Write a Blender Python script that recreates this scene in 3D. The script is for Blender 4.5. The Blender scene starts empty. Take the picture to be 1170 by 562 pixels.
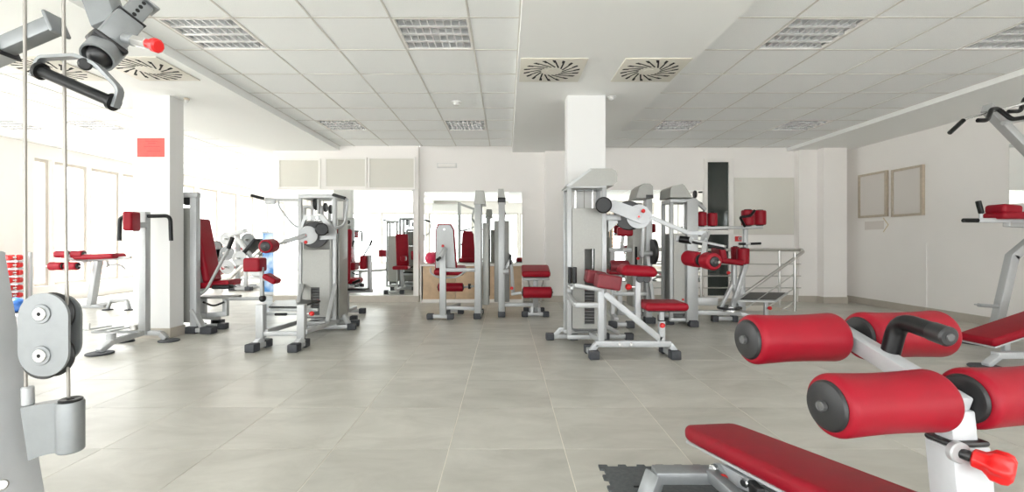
import bpy, math, random
from mathutils import Vector, Matrix

random.seed(7)
scene = bpy.context.scene
COL = scene.collection

# ------------------------------------------------------------------ camera, world, exposure
F = 532.0                      # focal length in pixels of the 1170 px wide frame
VX, VY = 578.0, 277.0          # vanishing point of the room's long axis
HC = 1.055                     # lens height above the floor
cam_d = bpy.data.cameras.new('camera')
cam = bpy.data.objects.new('camera', cam_d)
COL.objects.link(cam)
cam.location = (0, 0, HC)
cam.rotation_euler = (math.pi / 2, 0, 0)
cam_d.sensor_width = 36.0
cam_d.lens = 36.0 * F / 1170.0
cam_d.shift_x = (585.0 - VX) / 1170.0
cam_d.shift_y = -(281.0 - VY) / 1170.0
cam_d.clip_start = 0.02
scene.camera = cam

world = bpy.data.worlds.new('overcast_sky')
scene.world = world
world.use_nodes = True
bg = world.node_tree.nodes['Background']
bg.inputs[0].default_value = (0.985, 0.995, 1.0, 1)
bg.inputs[1].default_value = 3.0

sun_d = bpy.data.lights.new('sun', 'SUN')
sun_d.energy = 8.5
sun_d.angle = math.radians(2.0)
sun_d.color = (1.0, 0.985, 0.965)
sun = bpy.data.objects.new('sun', sun_d)
COL.objects.link(sun)
sun.location = (-12, 4, 12)
sun.rotation_euler = Vector((-0.44, -0.10, 0.89)).to_track_quat('Z', 'Y').to_euler()

scene.view_settings.view_transform = 'Standard'
scene.view_settings.look = 'None'
scene.view_settings.gamma = 1.0
scene.view_settings.use_curve_mapping = False
scene.view_settings.exposure = 1.32
try:
    scene.cycles.max_bounces = 14
    scene.cycles.diffuse_bounces = 8
    scene.cycles.glossy_bounces = 6
    scene.cycles.transparent_max_bounces = 12
    scene.cycles.sample_clamp_indirect = 6.0
    scene.cycles.use_denoising = True
except Exception:
    pass


def P(px, py, y):
    """a point of the room seen at this place of the photograph, y metres from the lens"""
    return Vector(((px - VX) * y / F, y, HC - (py - VY) * y / F))


def XP(px, y):
    return (px - VX) * y / F


def ZP(py, y):
    return HC - (py - VY) * y / F


# ------------------------------------------------------------------ materials
MATS = {}


def mat(name, color, rough=0.5, metal=0.0, spec=0.5, noise=None, bump=None, vary=0.0, coat=0.0,
        emit=None):
    m = bpy.data.materials.new(name)
    m.use_nodes = True
    nt = m.node_tree
    b = nt.nodes['Principled BSDF']
    b.inputs['Base Color'].default_value = (*color, 1)
    b.inputs['Roughness'].default_value = rough
    b.inputs['Metallic'].default_value = metal
    b.inputs['Specular IOR Level'].default_value = spec
    b.inputs['Coat Weight'].default_value = coat
    tc = nt.nodes.new('ShaderNodeTexCoord')
    last = None
    if noise:
        sc_, amt, det = noise
        n = nt.nodes.new('ShaderNodeTexNoise')
        n.inputs['Scale'].default_value = sc_
        n.inputs['Detail'].default_value = det
        nt.links.new(tc.outputs['Object'], n.inputs['Vector'])
        r = nt.nodes.new('ShaderNodeMapRange')
        r.inputs[1].default_value = 0.3
        r.inputs[2].default_value = 0.7
        r.inputs[3].default_value = 1 - amt
        r.inputs[4].default_value = 1 + amt
        nt.links.new(n.outputs['Fac'], r.inputs[0])
        last = r.outputs[0]
    if vary:
        oi = nt.nodes.new('ShaderNodeObjectInfo')
        r2 = nt.nodes.new('ShaderNodeMapRange')
        r2.inputs[3].default_value = 1 - vary
        r2.inputs[4].default_value = 1 + vary
        nt.links.new(oi.outputs['Random'], r2.inputs[0])
        if last:
            mu = nt.nodes.new('ShaderNodeMath')
            mu.operation = 'MULTIPLY'
            nt.links.new(last, mu.inputs[0])
            nt.links.new(r2.outputs[0], mu.inputs[1])
            last = mu.outputs[0]
        else:
            last = r2.outputs[0]
    if last:
        vm = nt.nodes.new('ShaderNodeVectorMath')
        vm.operation = 'SCALE'
        vm.inputs[0].default_value = color
        nt.links.new(last, vm.inputs['Scale'])
        nt.links.new(vm.outputs[0], b.inputs['Base Color'])
    if bump:
        bs, bst, bd = bump
        n2 = nt.nodes.new('ShaderNodeTexNoise')
        n2.inputs['Scale'].default_value = bs
        n2.inputs['Detail'].default_value = 4
        nt.links.new(tc.outputs['Object'], n2.inputs['Vector'])
        bp = nt.nodes.new('ShaderNodeBump')
        bp.inputs['Strength'].default_value = bst
        bp.inputs['Distance'].default_value = bd
        nt.links.new(n2.outputs['Fac'], bp.inputs['Height'])
        nt.links.new(bp.outputs[0], b.inputs['Normal'])
    if emit:
        b.inputs['Emission Color'].default_value = (*emit[0], 1)
        b.inputs['Emission Strength'].default_value = emit[1]
    MATS[name] = m
    return m


mat('wall_paint', (0.875, 0.85, 0.825), 0.75, noise=(1.2, 0.015, 3), bump=(220, 0.06, 0.002))
mat('column_paint', (0.76, 0.76, 0.755), 0.7, bump=(220, 0.05, 0.002))
mat('ceiling_board', (0.85, 0.86, 0.85), 0.8, bump=(200, 0.04, 0.002))
mat('ceiling_tile', (0.86, 0.875, 0.875), 0.9, noise=(160, 0.05, 3), bump=(300, 0.25, 0.003), vary=0.012)
mat('grid_metal', (0.60, 0.58, 0.545), 0.45)
mat('grout', (0.80, 0.76, 0.68), 0.7)
mat('skirting', (0.48, 0.44, 0.385), 0.4, noise=(5, 0.08, 5))
mat('silver', (0.45, 0.46, 0.465), 0.38, metal=0.25, noise=(30, 0.02, 3))
mat('white_silver', (0.48, 0.495, 0.51), 0.38, metal=0.12, noise=(30, 0.02, 3))
mat('shroud', (0.335, 0.335, 0.315), 0.45, metal=0.35, noise=(60, 0.03, 2))
mat('dark_shroud', (0.22, 0.22, 0.21), 0.45, metal=0.3)
mat('cast_silver', (0.25, 0.262, 0.268), 0.4, metal=0.4, noise=(40, 0.04, 4), bump=(400, 0.05, 0.001))
mat('chrome', (0.80, 0.80, 0.80), 0.16, metal=1.0)
mat('steel', (0.60, 0.59, 0.57), 0.3, metal=1.0)
mat('aluminium', (0.90, 0.91, 0.92), 0.22, metal=0.55)
mat('red_vinyl', (0.275, 0.003, 0.014), 0.45, spec=0.26, noise=(14, 0.06, 4), bump=(900, 0.12, 0.0006))
mat('shadowed_faded_vinyl', (0.20, 0.018, 0.027), 0.45, spec=0.45, noise=(14, 0.08, 4), bump=(900, 0.12, 0.0006))  # darker, browner red vinyl: shadow and fading of the pads put into the colour
mat('red_plastic', (0.66, 0.015, 0.015), 0.3)
mat('black_rubber', (0.007, 0.0075, 0.008), 0.30, spec=0.3, bump=(300, 0.1, 0.001))
mat('foot_rubber', (0.045, 0.048, 0.055), 0.6, noise=(40, 0.15, 3))
mat('black_plastic', (0.016, 0.016, 0.017), 0.38)
mat('iron_plate', (0.10, 0.10, 0.10), 0.45, metal=0.2)
mat('dark_gap', (0.012, 0.012, 0.012), 0.9)
mat('mirror', (0.90, 0.925, 0.91), 0.0, metal=1.0)
mat('frame_white', (0.84, 0.82, 0.79), 0.4)
mat('window_frame', (0.60, 0.56, 0.51), 0.45)
mat('poster_print', (0.65, 0.635, 0.575), 0.5)
mat('poster_right', (0.70, 0.665, 0.63), 0.55)
mat('panel_board', (0.72, 0.705, 0.645), 0.55)
mat('frame_oak', (0.50, 0.43, 0.34), 0.35, noise=(18, 0.08, 4))
mat('wood', (0.60, 0.43, 0.28), 0.5, noise=(9, 0.12, 6))
mat('wood_orange', (0.62, 0.30, 0.08), 0.45, noise=(12, 0.15, 5))
mat('dark_door_glass', (0.030, 0.038, 0.034), 0.06, spec=0.6)
mat('vent_plate', (0.70, 0.675, 0.60), 0.45)
mat('paper_red', (0.80, 0.10, 0.085), 0.5, noise=(20, 0.08, 4))
mat('paper_white', (0.82, 0.82, 0.84), 0.6)
mat('ink', (0.35, 0.32, 0.33), 0.7)
mat('ink_red', (0.50, 0.07, 0.07), 0.7)
mat('plastic_white', (0.70, 0.70, 0.69), 0.35)
mat('mat_rubber', (0.085, 0.092, 0.095), 0.75, noise=(60, 0.2, 4), bump=(250, 0.2, 0.001))
mat('ball_pink', (0.72, 0.03, 0.10), 0.3)
mat('ball_blue', (0.03, 0.12, 0.40), 0.35)
mat('decal_cream', (0.66, 0.55, 0.38), 0.6)
mat('decal_pale', (0.70, 0.655, 0.62), 0.6)
mat('ground_pale', (0.55, 0.535, 0.51), 0.9, noise=(0.6, 0.2, 6))
mat('house_wall', (0.50, 0.46, 0.42), 0.85, vary=0.2)
mat('house_roof', (0.40, 0.24, 0.17), 0.85, vary=0.2)
mat('house_glass', (0.12, 0.14, 0.16), 0.2)
mat('cable', (0.36, 0.34, 0.31), 0.45, metal=0.6)
mat('lamp_tube', (0.85, 0.86, 0.86), 0.35)


def floor_material():
    m = bpy.data.materials.new('floor_porcelain')
    m.use_nodes = True
    nt = m.node_tree
    b = nt.nodes['Principled BSDF']
    geo = nt.nodes.new('ShaderNodeNewGeometry')
    oi = nt.nodes.new('ShaderNodeObjectInfo')
    mp = nt.nodes.new('ShaderNodeMapping')
    mp.inputs['Scale'].default_value = (1.1, 2.2, 1)
    nt.links.new(geo.outputs['Position'], mp.inputs['Vector'])
    add = nt.nodes.new('ShaderNodeVectorMath')
    add.operation = 'ADD'
    sc_ = nt.nodes.new('ShaderNodeVectorMath')
    sc_.operation = 'SCALE'
    sc_.inputs[0].default_value = (31, 17, 9)
    nt.links.new(oi.outputs['Random'], sc_.inputs['Scale'])
    nt.links.new(mp.outputs[0], add.inputs[0])
    nt.links.new(sc_.outputs[0], add.inputs[1])
    n1 = nt.nodes.new('ShaderNodeTexNoise')
    n1.inputs['Scale'].default_value = 2.0
    n1.inputs['Detail'].default_value = 7
    n1.inputs['Roughness'].default_value = 0.62
    n1.inputs['Distortion'].default_value = 0.6
    nt.links.new(add.outputs[0], n1.inputs['Vector'])
    cr = nt.nodes.new('ShaderNodeValToRGB')
    e = cr.color_ramp.elements
    e[0].position, e[0].color = 0.30, (0.40, 0.388, 0.345, 1)
    e[1].position, e[1].color = 0.72, (0.55, 0.536, 0.485, 1)
    nt.links.new(n1.outputs['Fac'], cr.inputs[0])
    r2 = nt.nodes.new('ShaderNodeMapRange')
    r2.inputs[3].default_value = 0.95
    r2.inputs[4].default_value = 1.06
    nt.links.new(oi.outputs['Random'], r2.inputs[0])
    s2 = nt.nodes.new('ShaderNodeVectorMath')
    s2.operation = 'SCALE'
    nt.links.new(cr.outputs[0], s2.inputs[0])
    nt.links.new(r2.outputs[0], s2.inputs['Scale'])
    nt.links.new(s2.outputs[0], b.inputs['Base Color'])
    rr = nt.nodes.new('ShaderNodeMapRange')
    rr.inputs[3].default_value = 0.36
    rr.inputs[4].default_value = 0.26
    nt.links.new(n1.outputs['Fac'], rr.inputs[0])
    nt.links.new(rr.outputs[0], b.inputs['Roughness'])
    b.inputs['Specular IOR Level'].default_value = 0.55
    bp = nt.nodes.new('ShaderNodeBump')
    bp.inputs['Strength'].default_value = 0.05
    bp.inputs['Distance'].default_value = 0.002
    nt.links.new(n1.outputs['Fac'], bp.inputs['Height'])
    nt.links.new(bp.outputs[0], b.inputs['Normal'])
    MATS['floor_tile'] = m


floor_material()


def glass_material():
    m = bpy.data.materials.new('window_glass')
    m.use_nodes = True
    nt = m.node_tree
    nt.nodes.clear()
    out = nt.nodes.new('ShaderNodeOutputMaterial')
    tr = nt.nodes.new('ShaderNodeBsdfTransparent')
    tr.inputs[0].default_value = (0.97, 0.98, 0.98, 1)
    gl = nt.nodes.new('ShaderNodeBsdfGlossy')
    gl.inputs['Roughness'].default_value = 0.02
    mx = nt.nodes.new('ShaderNodeMixShader')
    mx.inputs[0].default_value = 0.06
    nt.links.new(tr.outputs[0], mx.inputs[1])
    nt.links.new(gl.outputs[0], mx.inputs[2])
    nt.links.new(mx.outputs[0], out.inputs[0])
    MATS['window_glass'] = m


glass_material()


def banner_material():
    m = bpy.data.materials.new('banner_print')
    m.use_nodes = True
    nt = m.node_tree
    b = nt.nodes['Principled BSDF']
    tc = nt.nodes.new('ShaderNodeTexCoord')
    n = nt.nodes.new('ShaderNodeTexNoise')
    n.inputs['Scale'].default_value = 3.2
    n.inputs['Detail'].default_value = 5
    nt.links.new(tc.outputs['Object'], n.inputs['Vector'])
    cr = nt.nodes.new('ShaderNodeValToRGB')
    e = cr.color_ramp.elements
    e[0].position, e[0].color = 0.40, (0.05, 0.22, 0.55, 1)
    e[1].position, e[1].color = 0.62, (0.70, 0.82, 0.90, 1)
    nt.links.new(n.outputs['Fac'], cr.inputs[0])
    nt.links.new(cr.outputs[0], b.inputs['Base Color'])
    b.inputs['Roughness'].default_value = 0.5
    MATS['banner_print'] = m


banner_material()

# ------------------------------------------------------------------ geometry


def join(*gs):
    V, Fc = [], []
    for v, f in gs:
        o = len(V)
        V += list(v)
        Fc += [tuple(i + o for i in q) for q in f]
    return V, Fc


_RB = {}


def _rb_topo(n):
    """unit directions, signs and faces of a rounded cube with n arc segments per corner"""
    if n in _RB:
        return _RB[n]
    us = [(-1 + i / n, -1) for i in range(n + 1)] + [(i / n, 1) for i in range(n + 1)]
    key, D, S, Fc = {}, [], [], []
    for ax in range(3):
        for sg in (-1, 1):
            a1, a2 = (ax + 1) % 3, (ax + 2) % 3
            idx = {}
            for i, (u, su) in enumerate(us):
                for j, (v, sv) in enumerate(us):
                    d = [0, 0, 0]
                    s = [0, 0, 0]
                    d[ax], s[ax] = 1.0 * sg, sg
                    d[a1], s[a1] = math.tan(u * math.pi / 4), su
                    d[a2], s[a2] = math.tan(v * math.pi / 4), sv
                    L = math.sqrt(sum(q * q for q in d))
                    d = [q / L for q in d]
                    k = tuple(round(q, 4) + 0.0 for q in d) + tuple(s)
                    if k not in key:
                        key[k] = len(D)
                        D.append(d)
                        S.append(s)
                    idx[i, j] = key[k]
            N = len(us)
            for i in range(N - 1):
                for j in range(N - 1):
                    q = (idx[i, j], idx[i + 1, j], idx[i + 1, j + 1], idx[i, j + 1])
                    Fc.append(q if sg > 0 else q[::-1])
    _RB[n] = (D, S, Fc)
    return _RB[n]


def rbox(c, size, r=0.006, n=1, rot=None):
    h = [s / 2 for s in size]
    r = max(1e-4, min(r, min(h) * 0.98))
    D, S, Fc = _rb_topo(n)
    c = Vector(c)
    V = []
    for d, s in zip(D, S):
        p = Vector([s[k] * (h[k] - r) + r * d[k] for k in range(3)])
        if rot is not None:
            p = rot @ p
        V.append(c + p)
    return V, Fc


def box(x0, x1, y0, y1, z0, z1, r=0.0):
    if r:
        return rbox(((x0 + x1) / 2, (y0 + y1) / 2, (z0 + z1) / 2), (abs(x1 - x0), abs(y1 - y0), abs(z1 - z0)), r)
    V = [Vector((x, y, z)) for x in (x0, x1) for y in (y0, y1) for z in (z0, z1)]
    return V, [(0, 1, 3, 2), (4, 6, 7, 5), (0, 4, 5, 1), (2, 3, 7, 6), (0, 2, 6, 4), (1, 5, 7, 3)]


def frame_of(d, up=(0, 0, 1)):
    d = Vector(d).normalized()
    up = Vector(up)
    if abs(d.dot(up.normalized())) > 0.985:
        up = Vector((0, 1, 0)) if abs(d.y) < 0.9 else Vector((1, 0, 0))
    s = up.cross(d).normalized()
    u = d.cross(s).normalized()
    return Matrix((d, s, u)).transposed()


def bar(p0, p1, w=0.05, h=0.05, up=(0, 0, 1), r=0.006, ext=0.0):
    """square tube from p0 to p1; w sideways, h along up"""
    p0, p1 = Vector(p0), Vector(p1)
    L = (p1 - p0).length + 2 * ext
    return rbox((p0 + p1) / 2, (L, w, h), r, 1, frame_of(p1 - p0, up))


def fillet(pts, rad, k=5):
    pts = [Vector(p) for p in pts]
    out = [pts[0]]
    for a, b, c in zip(pts, pts[1:], pts[2:]):
        d0, d1 = (a - b), (c - b)
        q = min(rad, d0.length * 0.48, d1.length * 0.48)
        s, e = b + d0.normalized() * q, b + d1.normalized() * q
        for i in range(k + 1):
            t = i / k
            out.append(s * (1 - t) ** 2 + b * 2 * t * (1 - t) + e * t * t)
    out.append(pts[-1])
    return out


def tube(pts, r, seg=12, rad=0.05):
    pts = fillet(pts, rad) if len(pts) > 2 else [Vector(p) for p in pts]
    V, Fc = [], []
    prev = None
    n = len(pts)
    for i, p in enumerate(pts):
        d = (pts[min(i + 1, n - 1)] - pts[max(i - 1, 0)]).normalized()
        if prev is None:
            m = frame_of(d)
            u, v = m.col[1].copy(), m.col[2].copy()
        else:
            u = (prev - d * prev.dot(d)).normalized()
            v = d.cross(u)
        prev = u
        for k in range(seg):
            a = 2 * math.pi * k / seg
            V.append(p + (u * math.cos(a) + v * math.sin(a)) * r)
    for i in range(n - 1):
        for k in range(seg):
            k2 = (k + 1) % seg
            Fc.append((i * seg + k, i * seg + k2, (i + 1) * seg + k2, (i + 1) * seg + k))
    Fc.append(tuple(range(seg))[::-1])
    Fc.append(tuple((n - 1) * seg + k for k in range(seg)))
    return V, Fc


def lathe(p0, p1, prof, seg=24):
    """prof: (t, radius) with t in metres along p0->p1"""
    p0, p1 = Vector(p0), Vector(p1)
    m = frame_of(p1 - p0)
    d, u, v = m.col[0], m.col[1], m.col[2]
    V, Fc = [], []
    for t, r in prof:
        for k in range(seg):
            a = 2 * math.pi * k / seg
            V.append(p0 + d * t + (u * math.cos(a) + v * math.sin(a)) * r)
    n = len(prof)
    for i in range(n - 1):
        for k in range(seg):
            k2 = (k + 1) % seg
            Fc.append((i * seg + k, i * seg + k2, (i + 1) * seg + k2, (i + 1) * seg + k))
    Fc.append(tuple(range(seg))[::-1])
    Fc.append(tuple((n - 1) * seg + k for k in range(seg)))
    return V, Fc


def disc(p0, p1, r, bev=0.004, seg=28):
    L = (Vector(p1) - Vector(p0)).length
    b = min(bev, L * 0.3, r * 0.3)
    return lathe(p0, p1, [(0, r - b), (b, r), (L - b, r), (L, r - b)], seg)


def ball(c, r, seg=24, rings=14):
    c = Vector(c)
    prof = []
    for i in range(rings + 1):
        a = math.pi * i / rings
        prof.append((r - r * math.cos(a), max(r * math.sin(a), 1e-4)))
    return lathe(c - Vector((0, 0, r)), c + Vector((0, 0, r)), prof, seg)


def prism(pts, ext):
    """flat polygon pts swept along ext"""
    pts = [Vector(p) for p in pts]
    ext = Vector(ext)
    n = len(pts)
    nrm = Vector((0, 0, 0))
    for i in range(n):
        nrm += pts[i].cross(pts[(i + 1) % n])
    if nrm.dot(ext) > 0:
        pts = pts[::-1]
    V = pts + [p + ext for p in pts]
    Fc = [tuple(range(n)), tuple(range(n, 2 * n))[::-1]]
    for i in range(n):
        j = (i + 1) % n
        Fc.append((i, i + n, j + n, j))
    return V, Fc


def rot_to(x, z=(0, 0, 1)):
    return frame_of(x, z)


def mesh(name, g, smooth=35):
    v, f = g
    me = bpy.data.meshes.new(name)
    me.from_pydata([tuple(p) for p in v], [], f)
    if smooth:
        me.polygons.foreach_set('use_smooth', [True] * len(me.polygons))
        me.set_sharp_from_angle(angle=math.radians(smooth))
    me.update()
    return me


def obj(name, g, m, parent=None, loc=(0, 0, 0), smooth=35):
    loc = Vector(loc)
    g = ([Vector(p) - loc for p in g[0]], g[1])
    me = mesh(name, g, smooth)
    me.materials.append(MATS[m])
    o = bpy.data.objects.new(name, me)
    COL.objects.link(o)
    if parent is not None:
        o.parent = parent
    else:
        o.location = loc
    return o


def tag(o, label, cat, group=None, kind=None):
    o['label'] = label
    if cat:
        o['category'] = cat
    if group:
        o['group'] = group
    if kind:
        o['kind'] = kind
    return o


def struct(name, g, m, label=None, cat=None, smooth=35):
    o = obj(name, g, m, None, (0, 0, 0), smooth)
    o['kind'] = 'structure'
    if label:
        o['label'] = label
    if cat:
        o['category'] = cat
    return o


class Thing:
    """an Empty at the base of a thing; parts are given in room coordinates"""

    def __init__(self, name, label, cat, loc=(0, 0, 0), group=None):
        self.o = bpy.data.objects.new(name, None)
        self.o.empty_display_size = 0.1
        COL.objects.link(self.o)
        self.loc = Vector(loc)
        self.o.location = self.loc
        tag(self.o, label, cat, group)

    def add(self, name, g, m='silver', parent=None, smooth=35):
        g = ([Vector(p) - self.loc for p in g[0]], g[1])
        o = obj(name, g, m, parent if parent is not None else self.o, (0, 0, 0), smooth)
        return o

    # ---- usual parts of gym machines
    def bar(self, name, p0, p1, w=0.05, h=0.05, m='silver', up=(0, 0, 1), parent=None, ext=0.0):
        return self.add(name, bar(p0, p1, w, h, up, 0.006, ext), m, parent)

    def tube(self, name, pts, r, m='silver', parent=None, rad=0.05, seg=12):
        return self.add(name, tube(pts, r, seg, rad), m, parent)

    def pad(self, name, c, size, rot=None, m='red_vinyl', r=0.03, parent=None, board=True, n=4):
        o = self.add(name, rbox(c, size, r, n, rot), m, parent, 50)
        return o

    def disc(self, name, p0, p1, r, m='silver', parent=None, bev=0.004, seg=28):
        return self.add(name, disc(p0, p1, r, bev, seg), m, parent)

    def knob(self, p0, p1, r=0.022, parent=None, shaft=0.03):
        """red pull pin: chrome shaft with a red grip; p0 at the tube, p1 outwards"""
        p0, p1 = Vector(p0), Vector(p1)
        d = (p1 - p0).normalized()
        k = self.add('pull_knob', lathe(p0 + d * shaft, p0 + d * (shaft + 2 * r),
                     [(0, r * 0.5), (r * 0.3, r * 0.6), (r * 0.6, r * 0.95), (r * 1.0, r), (r * 1.6, r * 0.95), (r * 2, r * 0.5)], 16),
                     'red_plastic', parent)
        if parent is None:
            self.add('pin_shaft', disc(p0, p0 + d * (shaft + 0.005), r * 0.45, 0.002, 12), 'chrome', k)
        return k

    def stand(self, p0, p1, w=0.07, h=0.05, tip=0.09, m='silver'):
        """floor bar with rubber shoes at both ends, lying on the floor"""
        p0, p1 = Vector((p0[0], p0[1], 0)), Vector((p1[0], p1[1], 0))
        d = (p1 - p0).normalized()
        up = Vector((0, 0, 0.018 + h / 2))
        b = self.add('floor_bar', bar(p0 + d * 0.02 + up, p1 - d * 0.02 + up, w, h), m)
        hh = 0.018 + h + 0.012
        for q, s in ((p0, 1), (p1, -1)):
            self.add('rubber_foot', bar(q + Vector((0, 0, hh / 2)), q + d * s * tip + Vector((0, 0, hh / 2)), w + 0.016, hh, r=0.01), 'foot_rubber', b)
        return b

    def roller(self, p0, p1, r, seg=28, cap=0.72, m='red_vinyl', waist=0.0, bolt=True):
        p0, p1 = Vector(p0), Vector(p1)
        L = (p1 - p0).length
        d = (p1 - p0) / L
        e = min(r * 0.26, L * 0.2)
        prof = []
        for i in range(7):
            a = math.pi / 2 * i / 6
            prof.append((e - e * math.cos(a) * 1.0 if i < 6 else e, r - r * 0.2 * (1 - math.sin(a))))
        mid = []
        for i in range(1, 8):
            t = i / 8
            mid.append((e + (L - 2 * e) * t, r - waist * math.sin(math.pi * t)))
        full = prof + mid + [(L - t, q) for t, q in prof[::-1]]
        o = self.add('foam_roller', lathe(p0, p1, full, seg), m, None, 60)
        for q, s in ((p0, -1), (p1, 1)):
            o2 = d * s
            self.add('end_cap', lathe(q - o2 * 0.01, q + o2 * 0.02,
                     [(0, r * cap), (0.012, r * cap), (0.018, r * cap * 0.93), (0.021, r * cap * 0.8), (0.0215, r * 0.05)], seg), 'black_plastic', o, 30)
            if bolt:
                self.add('cap_bolt', lathe(q + o2 * 0.008, q + o2 * 0.02, [(0, r * 0.17), (0.0135, r * 0.17), (0.0145, r * 0.14), (0.0130, r * 0.12), (0.0130, r * 0.01)], 16), 'iron_plate', o)
        return o

    def grip(self, p0, p1, r=0.018, m='black_rubber', parent=None):
        return self.add('hand_grip', disc(p0, p1, r, 0.005, 16), m, parent)

    def stack(self, x0, x1, y0, y1, ztop, zs0, zs1, slot=None, zbase=0.1, plates=14, post=0.045, back=True):
        """weight stack tower: four posts, head frame, shroud with a slot, guide rods, iron plates"""
        h = post / 2
        for x in (x0 + h, x1 - h):
            for y in ((y0 + h, y1 - h) if back else (y1 - h,)):
                self.add('post', box(x - h, x + h, y - h, y + h, zbase, ztop, 0.006), 'silver')
        for y in (y0 + h, y1 - h):
            self.add('head_bar', box(x0, x1, y - h, y + h, ztop, ztop + post, 0.006), 'silver')
            self.add('base_bar', box(x0, x1, y - h, y + h, zbase - post, zbase, 0.006), 'silver')
        for x in (x0 + h, x1 - h):
            self.add('side_bar', box(x - h, x + h, y0 + post, y1 - post, ztop, ztop + post, 0.006), 'silver')
        a, b = x0 + post * 1.15, x1 - post * 0.6
        yf = y0 + 0.012
        if slot:
            s0, s1, t0, t1 = slot
            g = join(box(a, s0, yf, yf + 0.02, zs0, zs1), box(s1, b, yf, yf + 0.02, zs0, zs1),
                     box(s0, s1, yf, yf + 0.02, t1, zs1), box(s0, s1, yf, yf + 0.02, zs0, t0))
        else:
            g = box(a, b, yf, yf + 0.02, zs0, zs1)
        self.add('shroud', g, 'shroud')
        self.add('shroud_back', box(a, b, y1 - 0.03, y1 - 0.012, zs0, zs1), 'shroud')
        for x in (a, b - 0.012):
            self.add('shroud_side', box(x, x + 0.012, yf + 0.02, y1 - 0.03, zs0, zs1), 'shroud')
        xc, yc = (x0 + x1) / 2, (y0 + y1) / 2
        wx, wy = (b - a) * 0.40, (y1 - y0) * 0.28
        for s in (-1, 1):
            self.add('guide_rod', disc((xc + s * wx * 0.7, yc, zbase), (xc + s * wx * 0.7, yc, ztop), 0.011, 0.001, 12), 'chrome')
        self.add('lift_cable', disc((xc, yc, zbase + 0.3), (xc, yc, ztop), 0.004, 0.001, 8), 'cable')
        z = zbase + 0.03
        me = None
        for k in range(plates):
            if me is None:
                p = self.add('weight_plate', box(xc - wx, xc + wx, y0 + 0.036, yc + wy, z, z + 0.026, 0.004), 'iron_plate')
                me = p.data
            else:
                p = bpy.data.objects.new('weight_plate', me)
                COL.objects.link(p)
                p.parent = self.o
                p.location = (0, 0, k * 0.031)
        zz = zbase + 0.03 + plates * 0.55 * 0.031
        self.add('selector_pin', disc((xc, y0 + 0.06, zz), (xc, y0 - 0.012, zz), 0.012, 0.003, 12), 'red_plastic')


def dup(o, dx=(0, 0, 0), label=None, group=None):
    """copy a thing with its parts and sub-parts"""
    c = o.copy()
    COL.objects.link(c)
    c.location = o.location + Vector(dx)
    if label:
        c['label'] = label
    if group:
        c['group'] = group
    for ch in list(o.children):
        k = ch.copy()
        COL.objects.link(k)
        k.parent = c
        for g in list(ch.children):
            q = g.copy()
            COL.objects.link(q)
            q.parent = k
    return c

# ------------------------------------------------------------------ the room
XL, XR = -8.1, 6.13
YB1, YB = 8.25, 8.40           # left and right stretch of the back wall
YR, YF = -2.5, 16.0            # wall behind the lens, far end of the window side
XE = -4.12                     # corner where the room opens further back
ZC, ZB, ZS = 2.764, 2.680, 2.700

# daylight portals (they only guide the sampling of the sky through the openings)


def portal(name, loc, rot, sx, sy):
    d = bpy.data.lights.new(name, 'AREA')
    d.shape = 'RECTANGLE'
    d.size, d.size_y = sx, sy
    d.cycles.is_portal = True
    o = bpy.data.objects.new(name, d)
    COL.objects.link(o)
    o.location = loc
    o.rotation_euler = rot


portal('portal_left', (XL - 0.22, 6.75, 1.45), (0, -math.pi / 2, 0), 2.5, 18.4)
portal('portal_rear', (-0.5, YR - 0.22, 1.45), (math.pi / 2, 0, 0), 13.5, 2.3)

# floor
FX0, FS = -0.2916, 0.5905
FY0, FT = 2.379, 0.602
HX0, HX1 = FX0 + 5 * FS, FX0 + 8 * FS      # stairwell
HY0, HY1 = FY0 + 8 * FT, FY0 + 9 * FT
slab = join(box(XL, XR, YR, HY0, -0.15, -0.0018), box(XL, HX0, HY0, HY1, -0.15, -0.0018),
            box(HX1, XR, HY0, HY1, -0.15, -0.0018), box(XL, XR, HY1, YB, -0.15, -0.0018),
            box(XL, XE, YB, YF, -0.15, -0.0018))
floor = struct('floor', slab, 'grout')
JT = 0.0024
cells = []
for i in range(-15, 13):
    for j in range(-10, 26):
        x0, x1 = FX0 + i * FS, FX0 + (i + 1) * FS
        y0, y1 = FY0 + j * FT, FY0 + (j + 1) * FT
        x0, x1 = max(x0, XL), min(x1, XR)
        y0, y1 = max(y0, YR), min(y1, YF)
        if y1 - y0 < 0.02 or x1 - x0 < 0.02:
            continue
        if y0 >= YB - 0.02 and x1 > XE + 0.3:
            continue
        if y1 > YB and x0 > XE:
            y1 = YB
        if 5 <= i < 8 and j == 8:
            continue
        xc, yc = (x0 + x1) / 2, (y0 + y1) / 2
        seen = yc > 1.75 and abs(xc / max(yc, 0.1)) < 1.2
        cells.append((0 if seen else 1, yc * yc + 0.02 * abs(xc), x0, x1, y0, y1))
cells.sort()
full_me = None
rest = []
for k, (s, _, x0, x1, y0, y1) in enumerate(cells):
    if k < 290 and s == 0:
        full = abs(x1 - x0 - FS) < 1e-4 and abs(y1 - y0 - FT) < 1e-4
        c = ((x0 + x1) / 2, (y0 + y1) / 2, 0)
        if full and full_me is not None:
            t = bpy.data.objects.new('floor_tile', full_me)
            COL.objects.link(t)
            t.parent = floor
            t.location = c
        else:
            wx, wy = (x1 - x0) / 2 - JT, (y1 - y0) / 2 - JT
            t = obj('floor_tile', box(-wx, wx, -wy, wy, -0.012, 0.0), 'floor_tile', floor, (0, 0, 0), 0)
            t.location = c
            if full:
                full_me = t.data
    else:
        rest.append(box(x0 + JT, x1 - JT, y0 + JT, y1 - JT, -0.012, 0.0))
r_ = obj('floor_tile_field', join(*rest), 'floor_tile', floor, (0, 0, 0), 0)
r_['kind'] = 'stuff'
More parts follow.
